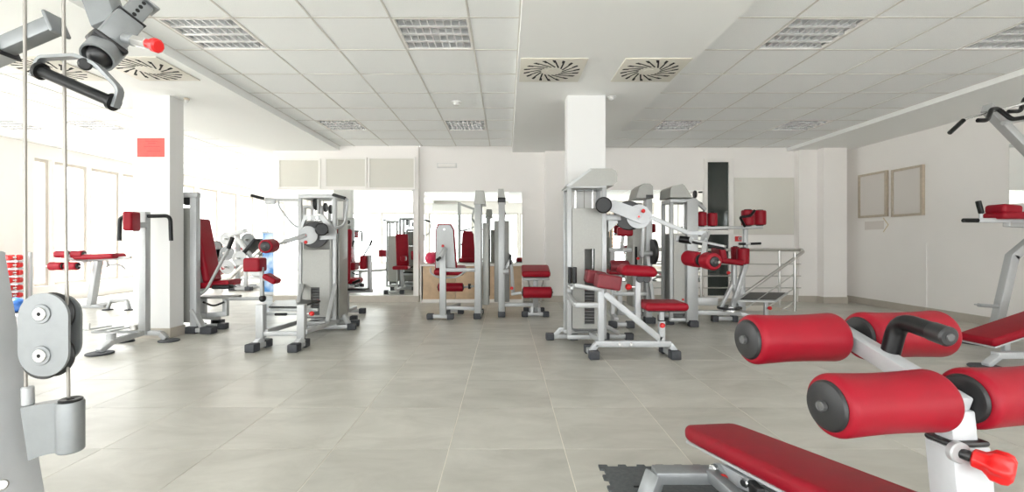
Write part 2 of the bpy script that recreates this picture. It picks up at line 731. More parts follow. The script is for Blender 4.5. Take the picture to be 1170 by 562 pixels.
# stair flight in the well, going down to the left
st = Thing('stair_flight', 'tiled stair flight going down inside the railing opening', 'stairs', (HX1, HY0, -0.15))
st.o['kind'] = 'structure'
for k in range(5):
    st.add('step', box(HX1 - 0.3 * (k + 1), HX1 - 0.3 * k, HY0 + 0.002, HY1 - 0.002, -0.17 * (k + 1) - 0.16, -0.17 * (k + 1)), 'floor_tile')
st.add('well_wall', join(box(HX0 - 0.3, HX1, HY1, HY1 + 0.05, -1.6, -0.15), box(HX0 - 0.3, HX1, HY0 - 0.05, HY0, -1.6, -0.15),
                         box(HX0 - 0.35, HX0 - 0.3, HY0, HY1, -1.6, -0.15), box(HX1, HX1 + 0.05, HY0, HY1, -1.6, -0.15), box(HX0 - 0.3, HX1, HY0, HY1, -1.65, -1.6)), 'wall_paint')

# ceiling: boarded slab, dropped beams, lay-in tile bays
ceil = struct('ceiling', join(box(XL, XR, YR, YB, ZC + 0.14, ZC + 0.3), box(XL, XE, YB, YF, ZC + 0.14, ZC + 0.3)), 'ceiling_board')
BEAM = [(0.11, 1.68), (-4.51, -2.94)]
ceil_parts = [('dropped_beam', box(0.11, 1.68, YR, YB, ZB, ZC + 0.14)), ('dropped_beam', box(-4.51, -2.94, YR, YB1, ZB, ZC + 0.14)),
              ('dropped_beam', box(-4.51, XE, YB1, YF, ZB, ZC + 0.14)), ('soffit', box(5.07, XR, YR, YB, ZS, ZC + 0.14))]
for n_, g in ceil_parts:
    obj(n_, g, 'ceiling_board', ceil, (0, 0, 0), 0)
CY0, CT = 3.535, 0.594
bays = [('center', -2.94, 0.11, [-2.68, -2.08, -1.48, -0.88, -0.28], YB1),
        ('right', 1.68, 5.07, [2.20, 2.80, 3.40, 4.0, 4.6], YB),
        ('left', XL, -4.51, [-7.5, -6.9, -6.3, -5.7, -5.1], YF)]
lights = [(-0.88, 0), (-2.68, 0), (-0.88, 5), (-2.68, 5), (2.20, 0), (4.0, 0), (2.20, 5), (4.0, 5),
          (-6.3, 5), (-7.5, 5), (-6.3, 10), (-6.3, 12)]
lset = {(round(a, 2), b) for a, b in lights}
ctile_me = None
crest, grid = [], []
ncount = 0
for nm, a, b, xs, ymax in bays:
    xs_ = [a] + xs + [b]
    for i in range(len(xs_) - 1):
        x0, x1 = xs_[i], xs_[i + 1]
        for j in range(-11, 22):
            y0, y1 = max(CY0 + j * CT, YR), min(CY0 + (j + 1) * CT, ymax)
            if y1 - y0 < 0.02 or (round(x0, 2), j) in lset:
                continue
            seen = 2.9 < (y0 + y1) / 2 < 9 and abs((x0 + x1) / 2 / ((y0 + y1) / 2)) < 1.25
            if seen:
                full = abs(x1 - x0 - 0.6) < 1e-3 and abs(y1 - y0 - CT) < 1e-3
                c = ((x0 + x1) / 2, (y0 + y1) / 2, ZC)
                if full and ctile_me:
                    t = bpy.data.objects.new('ceiling_tile', ctile_me)
                    COL.objects.link(t)
                    t.parent = ceil
                    t.location = c
                else:
                    wx, wy = (x1 - x0) / 2 - 0.008, (y1 - y0) / 2 - 0.008
                    t = obj('ceiling_tile', box(-wx, wx, -wy, wy, 0.0, 0.018), 'ceiling_tile', ceil, (0, 0, 0), 0)
                    t.location = c
                    if full:
                        ctile_me = t.data
                ncount += 1
            else:
                crest.append(box(x0 + 0.008, x1 - 0.008, y0 + 0.008, y1 - 0.008, ZC, ZC + 0.018))
    for x in xs:
        grid.append(box(x - 0.007, x + 0.007, YR, ymax, ZC - 0.004, ZC + 0.03))
    for x in (a, b):
        grid.append(box(x - 0.012, x + 0.012, YR, ymax, ZC - 0.004, ZC + 0.03))
    for j in range(-10, 22):
        y = CY0 + j * CT
        if YR < y < ymax:
            grid.append(box(a, b, y - 0.007, y + 0.007, ZC - 0.0035, ZC + 0.03))
t = obj('ceiling_tile_field', join(*crest), 'ceiling_tile', ceil, (0, 0, 0), 0)
t['kind'] = 'stuff'
obj('ceiling_grid', join(*grid), 'grid_metal', ceil, (0, 0, 0), 0)

# walls
struct('wall_back_left', box(XE, -1.55, YB1, YB1 + 0.35, 0, ZC + 0.02), 'wall_paint')
struct('wall_back', box(-1.55, XR, YB, YB + 0.2, -0.15, ZC + 0.14), 'wall_paint')
struct('wall_return', box(XE, XE + 0.2, YB1 + 0.35, YF, 0, ZC + 0.14), 'wall_paint')
struct('wall_right', box(XR, XR + 0.2, YR, YB + 0.2, -0.15, ZC + 0.14), 'wall_paint')
struct('wall_far', box(XL, XE + 0.2, YF, YF + 0.2, 0, ZC + 0.14), 'wall_paint')
struct('pilaster', box(0.70, 1.30, 8.28, YB, 0, ZC), 'wall_paint')
struct('pilaster_corner', join(box(5.20, 5.52, 8.26, YB, 0, ZS), box(5.52, 5.92, 8.08, YB, 0, ZS)), 'wall_paint')
struct('wall_dado', box(XR - 0.008, XR, 6.78, YB, 0, 1.045), 'wall_paint')


def windows_wall(axis, pos0, pos1, spans, lo, hi, end0, end1, zsill, zhead, prefix, first, fw=0.055, handle=False):
    """wall with openings along an axis, plus one framed window in each opening"""
    gs = []

    def bx(a, b, z0, z1, d0=pos0, d1=pos1):
        return box(d0, d1, a, b, z0, z1) if axis == 'y' else box(a, b, d0, d1, z0, z1)
    gs.append(bx(end0, end1, -0.15, zsill))
    gs.append(bx(end0, end1, zhead, ZC + 0.14))
    edges = [end0] + [e for s in spans for e in s] + [end1]
    for k in range(0, len(edges), 2):
        if edges[k + 1] - edges[k] > 0.004:
            gs.append(bx(edges[k], edges[k + 1], zsill, zhead))
    w = struct(prefix, join(*gs), 'wall_paint', None, None, 0)
    n = first
    mid = (pos0 + pos1) / 2
    for a, b in spans:
        f = join(bx(a, a + fw, zsill, zhead, mid - 0.04, mid + 0.04), bx(b - fw, b, zsill, zhead, mid - 0.04, mid + 0.04),
                 bx(a + fw, b - fw, zsill, zsill + fw, mid - 0.04, mid + 0.04), bx(a + fw, b - fw, zhead - fw, zhead, mid - 0.04, mid + 0.04))
        o = struct('window_%d' % n, f, 'window_frame', None, None, 0)
        obj('pane', bx(a + fw, b - fw, zsill + fw, zhead - fw, mid - 0.006, mid + 0.006), 'window_glass', o, (0, 0, 0), 0)
        if handle and axis == 'y':
            z = 1.07
            hm = join(box(mid + 0.04, mid + 0.05, a + 0.015, a + 0.045, z - 0.06, z + 0.06), box(mid + 0.05, mid + 0.075, a + 0.02, a + 0.04, z - 0.01, z + 0.01),
                      box(mid + 0.07, mid + 0.085, a + 0.02, a + 0.13, z - 0.01, z + 0.01))
            obj('handle', hm, 'steel', o, (0, 0, 0), 0)
        n += 1
    return n


spansL = [(-2.2 + 1.55 * k, -0.75 + 1.55 * k) for k in range(6)]
spansL += [(8.0, 8.30), (8.36, 9.05), (9.10, 9.80), (9.85, 10.55), (10.60, 11.30), (11.35, 12.2)] + [(12.3 + 0.93 * k, 13.17 + 0.93 * k) for k in range(4)]
nw = windows_wall('y', XL - 0.2, XL, spansL, 0, 0, YR - 0.2, YF + 0.2, 0.29, 2.52, 'wall_left', 1, handle=True)
spansR = [(-7.0 + 1.9 * k, -5.18 + 1.9 * k) for k in range(7)]
windows_wall('x', YR - 0.2, YR, spansR, 0, 0, XL - 0.2, XR + 0.2, 0.2, 2.27, 'wall_rear', nw)
# skirtings
bb = 0.11
struct('baseboard_back', join(box(-1.55, 0.70, YB - 0.012, YB, 0, bb), box(0.69, 1.31, 8.268, 8.28, 0, bb), box(1.30, 5.20, YB - 0.012, YB, 0, bb),
                              box(5.19, 5.52, 8.248, 8.26, 0, bb), box(5.51, 5.93, 8.068, 8.08, 0, bb), box(5.508, 5.52, 8.08, 8.248, 0, bb), box(5.92, 5.932, 8.08, YB, 0, bb)), 'skirting', None, None, 0)
struct('baseboard_left', join(box(XE, -1.55, YB1 - 0.012, YB1, 0, bb), box(XE - 0.012, XE, YB1, YF, 0, bb), box(-1.55, -1.538, YB1, YB, 0, bb)), 'skirting', None, None, 0)
struct('baseboard_right', join(box(XR - 0.020, XR - 0.008, 6.78, YB, 0, bb), box(XR - 0.012, XR, YR, 6.78, 0, bb)), 'skirting', None, None, 0)

# columns
for nm, x0, x1 in (('column_middle', 0.68, 1.10), ('column_left', -4.116, -3.71)):
    c = struct(nm, box(x0, x1, 5.14, 5.36, 0, ZB), 'column_paint', None, None, 0)
    obj('skirting', join(box(x0 - 0.012, x1 + 0.012, 5.128, 5.14, 0, bb), box(x0 - 0.012, x1 + 0.012, 5.36, 5.372, 0, bb),
                         box(x0 - 0.012, x0, 5.14, 5.36, 0, bb), box(x1, x1 + 0.012, 5.14, 5.36, 0, bb)), 'skirting', c, (0, 0, 0), 0)

# mirrors on the back wall
m = tag(obj('wall_mirror', box(-4.09, -1.64, YB1 - 0.012, YB1, 0.12, 1.985), 'mirror', None, (-2.9, YB1, 0.12), 0),
        'frameless wall mirror under the three beige posters', 'mirror')
m = tag(obj('wall_mirror', box(-1.47, 0.29, YB - 0.012, YB, 0.66, 1.965), 'mirror', None, (-0.6, YB, 0.66), 0),
        'frameless wall mirror above the low wooden ledge', 'mirror')
m = tag(obj('wall_mirror', box(1.72, 3.55, YB - 0.012, YB, 0.35, 2.0), 'mirror', None, (2.6, YB, 0.35), 0),
        'frameless wall mirror left of the dark glazed door', 'mirror')
m = tag(obj('wall_mirror', box(XR - 0.012, XR, 3.6, 5.66, 1.52, 2.25), 'mirror', None, (XR, 4.6, 1.52), 0),
        'wall mirror on the right wall behind the chin up tower', 'mirror')
# low ledge unit under the middle mirror
c = Thing('ledge_unit', 'low wooden wall unit with white ledge under the middle mirror', 'cabinet', (-0.6, 8.25, 0))
c.add('ledge', box(-1.50, 0.30, 8.14, YB - 0.013, 0.64, 0.675, 0.004), 'frame_white')
for k in range(3):
    x = -1.46 + k * 0.58
    c.add('front_panel', box(x + 0.003, x + 0.577, 8.17, 8.19, 0.06, 0.64, 0.003), 'wood')
for x in (-1.5, 0.28):
    c.add('side_board', box(x, x + 0.02, 8.155, YB - 0.013, 0.0, 0.64, 0.003), 'frame_white')
c.add('plinth', box(-1.48, 0.28, 8.18, 8.2, 0.0, 0.06), 'frame_white')
tag(obj('gym_ball', ball((-1.33, 8.26, 0.675 + 0.105), 0.105), 'ball_pink', None, (-1.33, 8.26, 0.675), 60), 'small bright pink ball resting on the white ledge', 'ball')

# glazed door in the back wall
d = struct('door_1', join(box(3.56, 3.62, YB - 0.05, YB + 0.0, 0.05, 2.56), box(4.0, 4.09, YB - 0.05, YB, 0.05, 2.56),
                          box(3.62, 4.0, YB - 0.05, YB, 2.50, 2.56), box(3.62, 4.0, YB - 0.05, YB, 1.20, 1.28), box(3.62, 4.0, YB - 0.05, YB, 0.05, 0.10)), 'frame_white',
           'tall narrow glazed door with white frame and dark panes', None, 0)
obj('pane', box(3.62, 4.0, YB - 0.02, YB - 0.008, 1.28, 2.50), 'dark_door_glass', d, (0, 0, 0), 0)
obj('pane', box(3.62, 4.0, YB - 0.02, YB - 0.008, 0.10, 1.20), 'dark_door_glass', d, (0, 0, 0), 0)

# ceiling lights
def ceiling_light(x0, y0, label, cat='light'):
    T = Thing('louver_light', label, 'ceiling light', (x0 + 0.3, y0 + CT / 2, ZC), 'square louver lights in the ceiling')
    a, b, c_, d_ = x0 + 0.008, x0 + 0.592, y0 + 0.008, y0 + CT - 0.008
    T.add('frame', join(box(a, b, c_, c_ + 0.016, ZC - 0.003, ZC + 0.02), box(a, b, d_ - 0.016, d_, ZC - 0.003, ZC + 0.02),
                        box(a, a + 0.016, c_, d_, ZC - 0.003, ZC + 0.02), box(b - 0.016, b, c_, d_, ZC - 0.003, ZC + 0.02)), 'frame_white', None, 0)
    T.add('tray', join(box(a, b, c_, d_, ZC + 0.09, ZC + 0.1), box(a, a + 0.004, c_, d_, ZC + 0.02, ZC + 0.09), box(b - 0.004, b, c_, d_, ZC + 0.02, ZC + 0.09),
                       box(a, b, c_, c_ + 0.004, ZC + 0.02, ZC + 0.09), box(a, b, d_ - 0.004, d_, ZC + 0.02, ZC + 0.09)), 'aluminium', None, 0)
    A, B, C_, D_ = a + 0.018, b - 0.018, c_ + 0.018, d_ - 0.018
    n = 4
    w = (D_ - C_) / n
    me = None
    for k in range(n):
        yc = C_ + w * (k + 0.5)
        T.add('fluorescent_tube', disc((A, yc, ZC + 0.068), (B, yc, ZC + 0.068), 0.008, 0.001, 10), 'lamp_tube')
    for k in range(n + 1):
        yc = C_ + w * k
        q = [Vector((A, yc + s, z)) for s, z in ((-0.016, ZC + 0.002), (-0.012, ZC + 0.0), (0.012, ZC + 0.0), (0.016, ZC + 0.002), (0.004, ZC + 0.05), (-0.004, ZC + 0.05))]
        T.add('lamella', prism(q, (B - A, 0, 0)), 'aluminium', None, 0)
    for k in range(1, 9):
        x = A + (B - A) * k / 9
        q = [Vector((x + s, C_, z)) for s, z in ((-0.005, ZC + 0.004), (0.005, ZC + 0.004), (0.0015, ZC + 0.045), (-0.0015, ZC + 0.045))]
        T.add('cross_blade', prism(q, (0, D_ - C_, 0)), 'aluminium', None, 0)
    return T


LL = {(-0.88, 0): 'louver ceiling light nearest the middle of the centre bay', (-2.68, 0): 'louver ceiling light near the left dropped beam, closest to the lens',
      (-0.88, 5): 'louver ceiling light beyond the round smoke detector', (-2.68, 5): 'louver ceiling light above the three beige posters',
      (2.20, 0): 'louver ceiling light right of the middle beam, closest to the lens', (4.0, 0): 'louver ceiling light above the chin up tower at the right edge',
      (2.20, 5): 'far louver ceiling light just right of the middle column', (4.0, 5): 'far louver ceiling light above the beige wall panel',
      (-6.3, 5): 'louver ceiling light seen left of the left column', (-7.5, 5): 'louver ceiling light at the left edge near the windows',
      (-6.3, 10): 'distant louver ceiling light just right of the left column', (-6.3, 12): 'most distant louver ceiling light on the window side'}
L0 = None
for (a, j) in lights:
    y0 = CY0 + j * CT
    if L0 is None:
        L0 = ceiling_light(a, y0, LL[a, j])
        La, Ly = a, y0
    else:
        dup(L0.o, (a - La, y0 - Ly, 0), LL[a, j])


# swirl air vents in the beams
def vent(xc, yc, label):
    T = Thing('swirl_vent', label, 'air vent', (xc, yc, ZB), 'square swirl vents in the dropped beams')
    z = ZB
    T.add('plate', box(xc - 0.297, xc + 0.297, yc - 0.297, yc + 0.297, z - 0.010, z - 0.0005, 0.003), 'vent_plate')
    gs = []
    for k in range(36):
        a = 2 * math.pi * k / 36
        rc, hl = (0.175, 0.092) if k % 2 == 0 else (0.236, 0.030)
        tw = 0.46 if k % 2 == 0 else 0.36
        dv = Vector((math.cos(a - tw), math.sin(a - tw), 0)) * hl
        cc = Vector((xc + rc * math.cos(a), yc + rc * math.sin(a), z - 0.0106))
        p0, p1 = cc - dv, cc + dv
        gs.append(bar(p0, p1, 0.0145, 0.002, r=0.0005))
    T.add('slot_ring', join(*gs), 'dark_gap', None, 0)
    T.add('hub', disc((xc, yc, z - 0.014), (xc, yc, z - 0.01), 0.05, 0.001, 24), 'vent_plate')
    return T


V0 = vent(0.43, 4.39, 'square swirl air vent left of the middle column top')
dup(V0.o, (0.92, 0, 0), 'square swirl air vent at the right edge of the middle beam')
dup(V0.o, (-3.78, -0.03, 0), 'square swirl air vent above the left column')
dup(V0.o, (-4.70, -0.03, 0), 'square swirl air vent at far left behind the cables')

# smoke detectors and small ceiling fittings
T = Thing('smoke_detector', 'white round smoke detector in the centre ceiling bay', 'smoke detector', (-0.60, 5.66, ZC))
T.add('base', lathe((-0.60, 5.66, ZC), (-0.60, 5.66, ZC - 0.1), [(0, 0.06), (0.012, 0.06), (0.014, 0.05)], 24), 'plastic_white')
T.add('dome', lathe((-0.60, 5.66, ZC - 0.012), (-0.60, 5.66, ZC - 0.1), [(0, 0.045), (0.02, 0.042), (0.03, 0.03), (0.032, 0.005)], 24), 'plastic_white')
T = Thing('smoke_detector', 'small white detector on the beam beside the middle column', 'smoke detector', (1.18, 5.2, ZB))
T.add('base', lathe((1.18, 5.2, ZB), (1.18, 5.2, ZB - 0.1), [(0, 0.05), (0.012, 0.05), (0.014, 0.04)], 20), 'plastic_white')
T.add('dome', lathe((1.18, 5.2, ZB - 0.012), (1.18, 5.2, ZB - 0.1), [(0, 0.036), (0.02, 0.034), (0.03, 0.02), (0.031, 0.004)], 20), 'plastic_white')
T = Thing('motion_sensor', 'small sensor under the beam right of the left column', 'sensor', (-3.60, 5.25, ZB))
T.add('base', disc((-3.60, 5.25, ZB), (-3.60, 5.25, ZB - 0.02), 0.03, 0.003, 16), 'frame_oak')
T.add('eye', ball((-3.60, 5.25, ZB - 0.03), 0.022, 14, 8), 'plastic_white')
T = Thing('ceiling_speaker', 'pale round speaker in the window side ceiling', 'speaker', (-5.55, 5.63, ZC))
T.add('ring', lathe((-5.4, 5.63, ZC - 0.006), (-5.4, 5.63, ZC), [(0, 0.10), (0.006, 0.105)], 24), 'plastic_white')
T.add('grille', disc((-5.4, 5.63, ZC - 0.009), (-5.4, 5.63, ZC - 0.006), 0.085, 0.001, 24), 'frame_white')

# framed prints on the back wall
PL = ['framed beige poster above the mirror, leftmost of three', 'framed beige poster above the mirror, middle of three', 'framed beige poster above the mirror, next to the wall edge']
for (p0, p1, q0, q1), lb in zip([(318.5, 366.5, 181.5, 215.5), (371.5, 419.5, 180, 215), (421, 475, 179.5, 216.5)], PL):
    x0, x1, z1, z0 = XP(p0, YB1), XP(p1, YB1), ZP(q0, YB1), ZP(q1, YB1)
    T = Thing('wall_poster', lb, 'poster', ((x0 + x1) / 2, YB1, z0), 'posters above the left mirror')
    y0, y1 = YB1 - 0.035, YB1 - 0.001
    f = 0.03
    for g in (box(x0, x1, y0, y1, z0, z0 + f), box(x0, x1, y0, y1, z1 - f, z1), box(x0, x0 + f, y0, y1, z0 + f, z1 - f), box(x1 - f, x1, y0, y1, z0 + f, z1 - f)):
        T.add('frame_rail', g, 'frame_white', None, 0)
    T.add('print', box(x0 + f, x1 - f, y0 + 0.012, y1, z0 + f, z1 - f), 'poster_print', None, 0)
# emergency light
x0, x1, z1, z0 = XP(499.5, YB), XP(522, YB), ZP(186.5, YB), ZP(191.8, YB)
T = Thing('emergency_light', 'slim white emergency light high on the back wall', 'wall light', ((x0 + x1) / 2, YB, z0))
T.add('housing', box(x0, x1, YB - 0.03, YB, z0, z1, 0.006), 'plastic_white')
T.add('diffuser', box(x0 + 0.02, x1 - 0.02, YB - 0.045, YB - 0.03, z0 + 0.012, z1 - 0.012, 0.006), 'frame_white')
# beige board
T = Thing('wall_board', 'large blank beige board on the back wall near the railing', 'board', (4.8, YB, 1.2))
x0, x1, z1, z0 = 4.11, 5.19, ZP(203, YB), ZP(267, YB)
T.add('board', box(x0, x1, YB - 0.018, YB - 0.001, z0, z1, 0.003), 'panel_board')
T.add('bottom_strip', box(x0, x1, YB - 0.012, YB - 0.001, z0 - 0.02, z0 - 0.001), 'poster_right')
# red sign: hose reel / extinguisher sign
T = Thing('safety_sign', 'small red safety sign with white symbol beside the glazed door', 'sign', (4.21, YB, 1.15))
T.add('plate', box(4.13, 4.25, YB - 0.006, YB - 0.001, 1.075, 1.165, 0.001), 'red_plastic', None, 0)
T.add('symbol', join(disc((4.215, YB - 0.006, 1.125), (4.215, YB - 0.0085, 1.125), 0.03, 0.0005, 20), box(4.205, 4.245, YB - 0.0085, YB - 0.006, 1.10, 1.15)), 'paper_white', None, 0)
T.add('symbol_core', disc((4.205, YB - 0.0085, 1.125), (4.205, YB - 0.0095, 1.125), 0.010, 0.0003, 14), 'red_plastic', None, 0)
# framed prints on the right wall
for (pa, pb, qa, qb), lb in zip([(983.2, 1015.5, 200.5, 249.3), (1021.0, 1057, 194.5, 248)],
                               ['wooden framed blank print on the right wall, nearer the corner', 'wooden framed blank print on the right wall, farther from the corner']):
    ya, yb = XR * F / (pa - VX), XR * F / (pb - VX)
    z1, z0 = ZP(qa, ya), ZP(qb, ya)
    T = Thing('framed_print', lb, 'picture', (XR, (ya + yb) / 2, z0), 'framed prints on the right wall')
    f = 0.035
    a, b = XR - 0.045, XR - 0.001
    for g in (box(a, b, yb, ya, z0, z0 + f), box(a, b, yb, ya, z1 - f, z1), box(a, b, yb, yb + f, z0 + f, z1 - f), box(a, b, ya - f, ya, z0 + f, z1 - f)):
        T.add('frame_rail', g, 'frame_oak', None, 0)
    T.add('print', box(XR - 0.028, b, yb + f, ya - f, z0 + f, z1 - f), 'poster_right', None, 0)
# arrow decal
T = Thing('arrow_decal', 'faint cream arrow decal on the wall below the framed prints', 'decal', (XR, 7.6, 1.3))
T.add('shaft', box(XR - 0.003, XR - 0.0005, 7.55, 7.95, 1.27, 1.41), 'decal_pale', None, 0)
T.add('arrow_head', join(bar((XR - 0.003, 7.46, 1.34), (XR - 0.003, 7.56, 1.455), 0.004, 0.014, (0, 0, 1), 0.001), bar((XR - 0.003, 7.46, 1.34), (XR - 0.003, 7.56, 1.225), 0.004, 0.014, (0, 0, 1), 0.001)), 'decal_cream', None, 0)

# notices on the left column
yc = 5.14
T = Thing('red_notice', 'red notice in a clear sleeve on the left column', 'notice', (XP(172, yc), yc, ZP(179.5, yc)))
x0, x1, z1, z0 = XP(157, yc), XP(188, yc), ZP(157.8, yc), ZP(179.3, yc)
T.add('sheet', box(x0, x1, yc - 0.004, yc - 0.0005, z0, z1), 'paper_red', None, 0)
for k, (u, v, w) in enumerate([(0.3, 0.83, 0.45), (0.4, 0.72, 0.28), (0.25, 0.55, 0.6), (0.35, 0.3, 0.5)]):
    T.add('text_line', box(x0 + u * (x1 - x0), x0 + (u + w) * (x1 - x0), yc - 0.0046, yc - 0.004, z0 + v * (z1 - z0) - 0.004, z0 + v * (z1 - z0) + 0.004), 'ink_red', None, 0)
T = Thing('white_notice', 'white paper notice below the red notice on the column', 'notice', (XP(172, yc), yc, ZP(206, yc)))
x0, x1, z1, z0 = XP(157, yc), XP(187.5, yc), ZP(184, yc), ZP(206, yc)
T.add('sheet', box(x0, x1, yc - 0.003, yc - 0.0005, z0, z1), 'paper_white', None, 0)
for k in range(6):
    v = 0.86 - 0.085 * k - (0.06 if k else 0)
    T.add('text_line', box(x0 + 0.05, x0 + 0.05 + (0.12 if k == 0 else 0.15 + 0.02 * ((k * 7) % 3)), yc - 0.0035, yc - 0.003, z0 + v * (z1 - z0) - 0.003, z0 + v * (z1 - z0) + 0.003), 'poster_right', None, 0)
# banner
T = Thing('rollup_banner', 'blue and white roll-up banner beside the mirror wall corner', 'banner', (-4.62, 9.3, 0))
T.add('foot', box(-4.88, -4.36, 9.24, 9.36, 0, 0.07, 0.01), 'silver')
T.add('sheet', box(-4.86, -4.38, 9.297, 9.303, 0.07, 1.24), 'banner_print', None, 0)
T.add('top_rail', box(-4.87, -4.37, 9.29, 9.31, 1.24, 1.265, 0.004), 'silver')
# behind the lens, seen in the mirrors: air conditioner and wall bars
T = Thing('air_conditioner', 'white split air conditioner high on the rear wall, seen in mirror', 'air conditioner', (-2.5, YR, 2.28))
T.add('body', rbox((-2.5, YR + 0.12, 2.46), (1.1, 0.24, 0.34), 0.04, 3), 'plastic_white')
T.add('louver', box(-2.95, -2.05, YR + 0.235, YR + 0.245, 2.31, 2.36, 0.003), 'frame_white')
T = Thing('wall_bars', 'orange wooden wall bars on the rear wall, seen in mirror', 'wall bars', (4.75, YR, 0))
for x in (4.3, 5.2):
    T.add('upright', box(x - 0.02, x + 0.02, YR + 0.005, YR + 0.11, 0, 2.2, 0.004), 'wood_orange')
for k in range(14):
    T.add('rung', disc((4.3, YR + 0.07, 0.15 + 0.15 * k), (5.2, YR + 0.07, 0.15 + 0.15 * k), 0.018, 0.002, 12), 'wood_orange')

# stainless railing round the stairwell
T = Thing('stair_railing', 'stainless steel railing with sloping handrail round the stairwell', 'railing', (4.4, 7.15, 0))
RY, GY = 7.14, 7.86
for x, y, z in ((4.43, RY, 0.90), (4.62, GY, 0.93), (3.3, GY, 0.93), (2.3, GY, 0.93)):
    T.add('post', disc((x, y, 0), (x, y, z), 0.021, 0.003, 16), 'steel')
T.tube('handrail', [(2.2, GY, 0.93), (5.0, GY, 0.93), (4.56, RY, 0.91), (3.42, RY, 0.10)], 0.024, 'steel', rad=0.06)
for z in (0.69, 0.49, 0.29):
    T.tube('rail', [(2.2, GY, z), (4.98, GY, z)], 0.010, 'steel', seg=10)
for dz in (0.24, 0.46, 0.66):
    T.tube('sloping_rail', [(4.43, RY, 0.82 - dz), (max(3.42, 4.43 - (0.8 - dz) / 0.71), RY, max(0.02, 0.82 - dz - 0.71 * (4.43 - max(3.42, 4.43 - (0.8 - dz) / 0.71))))], 0.010, 'steel', seg=10)

# outside
o = struct('terrace', box(-13.5, XL - 0.2, -6, 24, -0.35, -0.2), 'ground_pale')
o = struct('ground', box(-160, -13.5, -120, 160, -9.2, -9), 'ground_pale')
HL = ['pale house with brown hip roof beyond the first window', 'pale house with tiled roof seen beyond the window handles', 'long pale block far beyond the red roller bench',
      'low pale house at the far left of the skyline', 'distant pale block beyond the leg press', 'distant small house beyond the middle window leaf']
for k, (x, y, w, dpt, h) in enumerate([(-34, 36, 8, 9, 6.5), (-45, 60, 10, 8, 7.5), (-62, 46, 9, 10, 5.5), (-40, 22, 9, 9, 6.0), (-50, 82, 12, 10, 8.5), (-62, 72, 9, 9, 7.0)]):
    T = Thing('house', HL[k], 'house', (x, y, -9), 'houses beyond the windows')
    T.add('walls', box(x - w / 2, x + w / 2, y - dpt / 2, y + dpt / 2, -9, -9 + h), 'house_wall', None, 0)
    e = 0.5
    zb, zt = -9 + h, -9 + h + 2.0
    Vv = [Vector(q) for q in ((x - w / 2 - e, y - dpt / 2 - e, zb), (x + w / 2 + e, y - dpt / 2 - e, zb), (x + w / 2 + e, y + dpt / 2 + e, zb), (x - w / 2 - e, y + dpt / 2 + e, zb),
                              (x, y - dpt / 5, zt), (x, y + dpt / 5, zt))]
    T.add('roof', (Vv, [(0, 3, 2, 1), (0, 1, 4), (1, 2, 5, 4), (2, 3, 5), (3, 0, 4, 5)]), 'house_roof', None, 0)
    for q in range(3):
        yy = y - dpt / 2 + dpt * (q + 0.7) / 3.4
        T.add('window', box(x + w / 2, x + w / 2 + 0.05, yy, yy + 0.9, -9 + h - 2.2, -9 + h - 0.8), 'house_glass', None, 0)

# ------------------------------------------------------------------ gym machines
EXM = 'exercise machine'


def vz(z):
    return Vector((0, 0, z))


